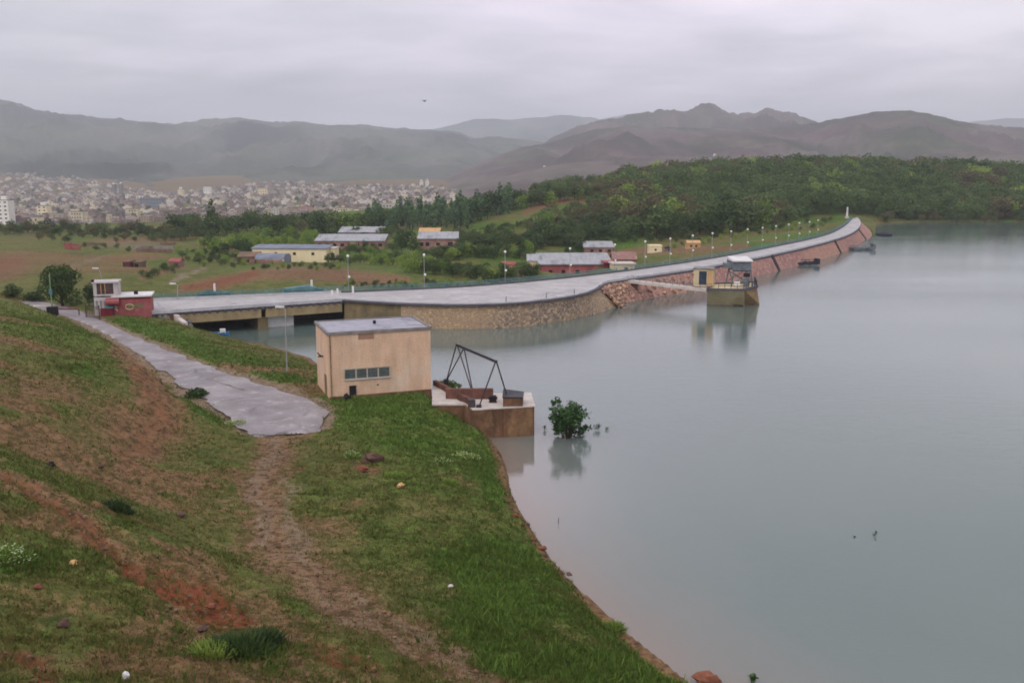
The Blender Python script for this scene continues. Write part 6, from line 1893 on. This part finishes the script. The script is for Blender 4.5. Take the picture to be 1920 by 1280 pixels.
def town():
    area = [(-15, 330), (60, 326), (110, 328), (200, 345), (300, 362), (330, 364), (480, 346), (500, 344), (560, 342), (640, 350), (780, 350), (850, 356), (855, 402), (640, 408), (560, 410), (480, 404), (330, 418), (0, 428), (-15, 428)]
    g = np.random.default_rng(21); pts = []
    # candidate ground points, evenly spread over the picture of the town
    Yv = np.exp(g.uniform(math.log(880), math.log(3900), 26000)); px = g.uniform(-15, 860, 26000)
    keep = g.random(26000) < .6
    Yv, px = Yv[keep], px[keep]
    x = (px - 960) / F * Yv * 1.01; z = terr(x, Yv); qx, qy = project(x, Yv, z)
    ok = inside(area, qx, qy); x, Yv, z, qx, qy = x[ok], Yv[ok], z[ok], qx[ok], qy[ok]
    taken = {}
    out = []
    for i in np.argsort(Yv):
        k = (int(x[i] // 13), int(Yv[i] // 22))
        if k in taken: continue
        taken[k] = 1
        if fbm(np.array([x[i] * .012]), np.array([Yv[i] * .008]), 3, 71)[0] < .40: 
            if random.random() < .7: continue
        out.append((x[i], Yv[i], z[i]))
    random.shuffle(out); out = sorted(out[:2600], key=lambda p: p[1])
    ind = 290
    far = MB()
    fc = []
    lab = {'house': 'small pale house in the hazy town beyond the trees', 'block': 'taller flat roofed block in the hazy town beyond the trees', 'low': 'long low building in the hazy town beyond the trees'}
    grp = {'house': 'small houses of the town', 'block': 'flat roofed blocks of the town', 'low': 'long low buildings of the town'}
    for i, (X, Y, Z) in enumerate(out):
        kind = random.choice(['house', 'house', 'house', 'block', 'block', 'low'])
        rz = random.uniform(-.6, .6) + random.choice([0, 0, math.pi / 2])
        s = random.uniform(.55, .95) * (1 + .25 * (i > 500))
        if i < ind:
            o = bpy.data.objects.new({'house': 'town_house', 'block': 'town_block', 'low': 'town_shed'}[kind], random.choice(TM[kind])); COL.objects.link(o)
            o.location = (X, Y, Z); o.rotation_euler = (0, 0, rz); o.scale = (s, s, s * random.uniform(.85, 1.3))
            tag(o, lab[kind], 'building', grp[kind])
        else:
            w, d, h = {'house': (9, 8, 5), 'block': (11, 9, 7), 'low': (13, 8, 4)}[kind]
            n0 = len(far.f)
            far.mi = 0; far.box(-w / 2, w / 2, -d / 2, d / 2, Z - 5, Z + h * s, rz, (X, Y))
            far.box(-w / 4, -w / 4 + 3, -1, 2, Z + h * s + .01, Z + h * s + 2.3, rz, (X, Y))
            c = random.choice([(172, 160, 148), (136, 122, 114), (196, 184, 160), (126, 110, 102), (188, 180, 172), (146, 130, 122), (120, 106, 102), (106, 96, 94), (116, 104, 98), (150, 140, 132)])
            fc += [lin(*c)] * (len(far.f) - n0)
    n = NT('far_town_render'); at = n.n('ShaderNodeAttribute'); at.attribute_name = 'tint'; n.base(at.outputs['Color'], .9)
    me = npmesh('far_town', np.array(far.v), np.array(far.f), n.m, 4, {'tint': ('FACE', np.array(fc))})
    tag(link('far_town', me), 'mass of small far houses climbing to the foot of the mountains', 'town', kind='stuff')
    # landmarks that stand out
    def lm(px, py0, py1, wpx, Y, mat, label, name, kind='block', dpt=12):
        a = PY(px, py1, Y); zt = PY(px, py0, Y).z; w = wpx * Y / F
        t = thing(name, label, 'building', (a.x, a.y, a.z))
        h = zt - a.z
        MB().box(-w / 2, w / 2, 0, dpt, -8, h).build('wall', M[mat], t)
        MB().box(-w / 2 - .3, w / 2 + .3, -.3, dpt + .3, h + .01, h + .7).build('roof', M['conc_grey'], t)
        if kind == 'tower': MB().box(-w / 4, w / 4, 3, 8, h + .7, h + 4).build('stair_head', M['town_white'], t)
        fl = max(1, int(h // 3.4)); mb = MB(); nw = max(2, int(w // 4))
        for f in range(fl):
            for k in range(nw):
                x = -w / 2 + w * (k + .25) / nw; mb.box(x, x + w / nw * .42, -.06, -.002, h * f / fl + h / fl * .35, h * f / fl + h / fl * .75)
        mb.build('window_pattern', M['dark_glass'], t)
    lm(8, 376, 421, 20, 930, 'town_white', 'pale many storeyed round edged tower at the left edge of the town', 'apartment_tower', 'tower')
    lm(55, 408, 418, 34, 960, 'town_cream', 'long cream building low in the town right of the left edge tower', 'long_block')
    lm(80, 386, 410, 18, 1150, 'town_cream', 'pinkish cream block behind the long cream building in the town', 'apartment_block', 'tower')
    lm(213, 346, 366, 5, 2300, 'conc_grey', 'left one of two slender grey towers in the town', 'slender_tower', 'tower')
    lm(226, 345, 366, 5, 2300, 'conc_grey', 'right one of two slender grey towers in the town', 'slender_tower', 'tower')
    lm(338, 355, 369, 9, 1900, 'town_cream', 'cream upright block standing out above the dark clump of trees', 'cream_block', 'tower')
    lm(388, 350, 360, 13, 2000, 'town_white', 'bright white block standing out in the upper middle of the town', 'white_block')
    lm(492, 353, 366, 16, 1900, 'town_cream', 'bright cream block in the town above the yellow hall', 'cream_block')
    lm(784, 368, 385, 20, 1500, 'town_cream', 'largest pale block in the town above the poplar row', 'pale_block')
    lm(790, 340, 358, 6, 2500, 'town_white', 'left one of two white towers below the brown hills', 'white_tower', 'tower')
    lm(801, 339, 360, 6, 2500, 'town_white', 'right one of two white towers below the brown hills', 'white_tower', 'tower')
    lm(283, 372, 384, 40, 1500, 'roof_blue', 'wide blue grey hall in the left half of the town', 'blue_hall')
    lm(240, 364, 370, 10, 1900, 'town_white', 'small bright white block right of the slender towers', 'white_block')
    lm(262, 367, 374, 12, 1800, 'town_white', 'bright white block at the left end of the blue grey hall', 'white_block')
    lm(300, 369, 376, 11, 1750, 'town_cream', 'cream block at the right end of the blue grey hall', 'cream_block')
    # trees between the houses
    k = 0
    while k < 110:
        px, py = random.uniform(0, 850), random.uniform(345, 424)
        if not inside(area, np.array([px]), np.array([py]))[0]: continue
        p = hit(px, py, 500, 4000); k += 1
        if p is None or p.y < 700: continue
        place(random.choice(['dark', 'dark', 'wood']), p, random.uniform(7, 11), 'dark tree between the houses of the town', 'trees between the town houses', 'town_tree')
town()
# white huts on the far hillsides
def hillhut(px, py, w, label):
    d = Vector(ray(px, py)).normalized(); best = None
    for b in RIDGES:
        h_ = b.ray_cast(Vector((0, 0, H)), d)
        if h_[0] is not None and (best is None or h_[3] < best[3]): best = h_
    if best is None: return
    p = best[0]
    t = thing('hillside_hut', label, 'hut', p)
    MB().box(-w / 2, w / 2, -w / 3, w / 3, -3, w * .4).build('wall', M['town_cream'], t)
    MB().prism([(-w / 2 - .4, -w / 3 - .4), (w / 2 + .4, -w / 3 - .4), (w / 2 + .4, w / 3 + .4), (-w / 2 - .4, w / 3 + .4)], w * .4 + .01, [w * .45, w * .45, w * .6, w * .6]).build('roof', M['conc_grey'], t)
hillhut(1021, 313, 7, 'white hut low on the brown hillside left of the hill wood')
hillhut(1340, 291, 7, 'white hut on the brown hillside just above the hill wood')

# bird
b = PY(796, 190, 60)
bt_ = thing('bird', 'small dark bird flying in the grey sky above the far mountains', 'bird', b, R(60)); bt_.scale = (.55, .55, .55)
mb = MB(); n = 8; prof = [(-.26, .01), (-.18, .035), (-.05, .06), (.06, .055), (.13, .035), (.18, .04), (.22, .02), (.27, .004)]
for x, r_ in prof:
    for k in range(6): mb.v.append((x, r_ * math.cos(k * math.pi / 3), r_ * math.sin(k * math.pi / 3)))
for i in range(len(prof) - 1):
    for k in range(6): mb.f.append((i * 6 + k, i * 6 + (k + 1) % 6, (i + 1) * 6 + (k + 1) % 6, (i + 1) * 6 + k)); mb.m.append(0)
mb.add([(-.26, 0, 0), (-.40, -.06, .01), (-.40, .06, .01), (-.33, 0, -.015)], [(0, 1, 3), (0, 3, 2), (0, 2, 1)])
for sgn in (1, -1):
    w_ = [(.08, .03, .03), (-.07, .03, .03), (-.05, .22, .12), (.07, .2, .13), (-.10, .42, .05)]
    vs = [(x, y * sgn, z) for x, y, z in w_] + [(x, y * sgn, z - .015) for x, y, z in w_]
    mb.add(vs, [(0, 1, 2, 3), (3, 2, 4), (5, 8, 7, 6), (8, 9, 7)])
mb.build('body', M['steel_black'], bt_)

def clods():
    g = np.random.default_rng(17); N = 26000
    a = np.radians(g.uniform(-31, 16, N)); r = np.exp(g.uniform(math.log(31), math.log(115), N))
    x = np.sin(a) * r; y = np.cos(a) * r; z = terr(x, y); mk = masks(x, y, z)
    ok = (g.random(N) < .02 + .32 * mk[:, 0] ** 2) & (z > .3) & ~inside(ROAD_POLY, x, y)
    lx_, ly_ = (x - HX) * math.cos(HR) + (y - HY) * math.sin(HR), -(x - HX) * math.sin(HR) + (y - HY) * math.cos(HR)
    ok &= ~((lx_ > -.4) & (lx_ < HW + .4) & (ly_ > -.3) & (ly_ < HD + .4))
    mb = MB()
    for i in np.nonzero(ok)[0][:3200]:
        rr = .03 + .11 * random.random() ** 3
        rock_mesh(mb, (x[i], y[i], z[i] - .1 * mk[i, 0]), rr, int(i), .7)
    n = NT('soil_clods'); oi = n.noise(n.coord('World'), .9, 4)
    n.base(n.ramp(oi, [(.3, lin(84, 62, 48)), (.5, lin(112, 86, 66)), (.62, lin(140, 114, 88)), (.75, lin(96, 66, 50))]), .95)
    tag(mb.build('gravel', n.m), 'loose stones and clods on the bare soil of the near slope', 'gravel', kind='stuff')
clods()

# ------------------------------------------------------------------ light, air, camera
def build_world():
    w = bpy.data.worlds.new('World'); sc.world = w; w.use_nodes = True
    t = w.node_tree; t.nodes.clear()
    N = t.nodes.new; L = t.links.new
    out = N('ShaderNodeOutputWorld'); bg = N('ShaderNodeBackground'); L(bg.outputs[0], out.inputs[0])
    sky = N('ShaderNodeTexSky'); sky.sky_type = 'NISHITA'; sky.sun_disc = False
    sky.sun_elevation = SUN_EL; sky.sun_rotation = SUN_ROT; sky.dust_density = 3
    tc = N('ShaderNodeTexCoord'); sx = N('ShaderNodeSeparateXYZ'); L(tc.outputs['Generated'], sx.inputs[0])
    def math(op, a, b):
        x = N('ShaderNodeMath'); x.operation = op
        for v, i in ((a, 0), (b, 1)):
            if hasattr(v, 'type'): L(v, x.inputs[i])
            else: x.inputs[i].default_value = v
        return x.outputs[0]
    zz = math('ADD', math('MAXIMUM', sx.outputs[2], 0.0), .10)
    cb = N('ShaderNodeCombineXYZ'); L(math('DIVIDE', sx.outputs[0], zz), cb.inputs[0]); L(math('DIVIDE', sx.outputs[1], zz), cb.inputs[1])
    def noise(sc_, det, off):
        mp = N('ShaderNodeMapping'); L(cb.outputs[0], mp.inputs[0]); mp.inputs['Location'].default_value = off
        x = N('ShaderNodeTexNoise'); L(mp.outputs[0], x.inputs['Vector']); x.inputs['Scale'].default_value = sc_; x.inputs['Detail'].default_value = det
        x.inputs['Roughness'].default_value = .5
        x.inputs['Distortion'].default_value = .4
        return x.outputs['Fac']
    def ramp(f, st):
        x = N('ShaderNodeValToRGB'); L(f, x.inputs[0]); cr = x.color_ramp
        while len(cr.elements) < len(st): cr.elements.new(.5)
        for e, (p, c) in zip(cr.elements, st): e.position = p; e.color = c if hasattr(c, '__len__') else (c, c, c, 1)
        return x.outputs[0]
    def mix(f, a, b, mode='MIX'):
        x = N('ShaderNodeMix'); x.data_type = 'RGBA'; x.blend_type = mode; x.clamp_result = False
        if hasattr(f, 'type'): L(f, x.inputs[0])
        else: x.inputs[0].default_value = f
        for v, i in ((a, 6), (b, 7)):
            if hasattr(v, 'type'): L(v, x.inputs[i])
            else: x.inputs[i].default_value = v
        return x.outputs[2]
    c = ramp(noise(.42, 5, (1.3, 4.2, 0)), [(.34, lin(152, 152, 161)), (.48, lin(182, 179, 187)), (.60, lin(216, 209, 217))])
    c = mix(.32, c, ramp(noise(1.5, 5, (7, 2, 0)), [(.36, lin(166, 166, 174)), (.64, lin(208, 203, 210))]))
    c = mix(1.0, c, (SKYK, SKYK, SKYK, 1), 'MULTIPLY')
    # brighter, thinner cloud where the sun stands
    sd = (math_s(SUN_EL, SUN_AZ))
    dt = N('ShaderNodeVectorMath'); dt.operation = 'DOT_PRODUCT'; L(tc.outputs['Generated'], dt.inputs[0]); dt.inputs[1].default_value = sd
    glow = ramp(dt.outputs['Value'], [(.0, 1.0), (1.0, 1.3)])
    c = mix(1.0, c, glow, 'MULTIPLY')
    dt2 = N('ShaderNodeVectorMath'); dt2.operation = 'DOT_PRODUCT'; L(tc.outputs['Generated'], dt2.inputs[0]); dt2.inputs[1].default_value = Vector((.05, .98, .17)).normalized()[:]
    c = mix(1.0, c, ramp(math('ADD', dt2.outputs['Value'], math('MULTIPLY', math('SUBTRACT', noise(.8, 4, (3, 9, 0)), .5), .06)), [(.90, (1, 1, 1, 1)), (.97, (1.09, 1.06, 1.085, 1)), (1.0, (1.30, 1.20, 1.27, 1))]), 'MULTIPLY')
    dt3 = N('ShaderNodeVectorMath'); dt3.operation = 'DOT_PRODUCT'; L(tc.outputs['Generated'], dt3.inputs[0]); dt3.inputs[1].default_value = Vector((-.55, .82, .14)).normalized()[:]
    c = mix(1.0, c, ramp(dt3.outputs['Value'], [(.80, (1, 1, 1, 1)), (1.0, (.82, .84, .86, 1))]), 'MULTIPLY')
    c = mix(.94, sky.outputs[0], c)
    L(c, bg.inputs[0]); bg.inputs[1].default_value = .1

SUN_EL = R(48); SUN_AZ = R(205)            # azimuth clockwise from +Y: behind the camera, a little left
SUN_ROT = SUN_AZ
SKYK = 21.0
def math_s(el, az): return (math.cos(el) * math.sin(az), math.cos(el) * math.cos(az), math.sin(el))
build_world()
sl = bpy.data.lights.new('sun', 'SUN'); sl.energy = .9; sl.angle = R(40); sl.color = (1, .95, .88)
so = bpy.data.objects.new('sun', sl); COL.objects.link(so)
so.rotation_euler = Vector(math_s(SUN_EL, SUN_AZ)).to_track_quat('Z', 'Y').to_euler()

def build_haze():
    mb = MB(); mb.box(-16000, 16000, -300, 17500, -60, 900)
    m = bpy.data.materials.new('haze'); m.use_nodes = True
    t = m.node_tree; t.nodes.clear()
    out = t.nodes.new('ShaderNodeOutputMaterial'); v = t.nodes.new('ShaderNodeVolumePrincipled')
    v.inputs['Color'].default_value = (.74, .78, .84, 1); v.inputs['Density'].default_value = HAZE; v.inputs['Anisotropy'].default_value = 0
    t.links.new(v.outputs[0], out.inputs['Volume'])
    o = mb.build('haze', m); tag(o, kind='stuff')
HAZE = 1.4e-4
build_haze()

cam = bpy.data.cameras.new('camera'); co = bpy.data.objects.new('camera', cam); COL.objects.link(co)
co.location = (0, 0, H); co.rotation_euler = (R(90) - PITCH, 0, 0)
cam.sensor_width = 36; cam.lens = 36 * F / 1920; cam.clip_start = .5; cam.clip_end = 60000
sc.camera = co
sc.render.engine = 'CYCLES'
sc.view_settings.view_transform = 'Standard'; sc.view_settings.look = 'None'; sc.view_settings.exposure = 0; sc.view_settings.gamma = 1
cy = sc.cycles
cy.use_denoising = True
cy.max_bounces = 6; cy.diffuse_bounces = 2; cy.glossy_bounces = 3; cy.transmission_bounces = 2; cy.volume_bounces = 1; cy.transparent_max_bounces = 8
cy.caustics_reflective = False; cy.caustics_refractive = False
cy.use_adaptive_sampling = True; cy.adaptive_threshold = .02
cy.filter_width = 1.8
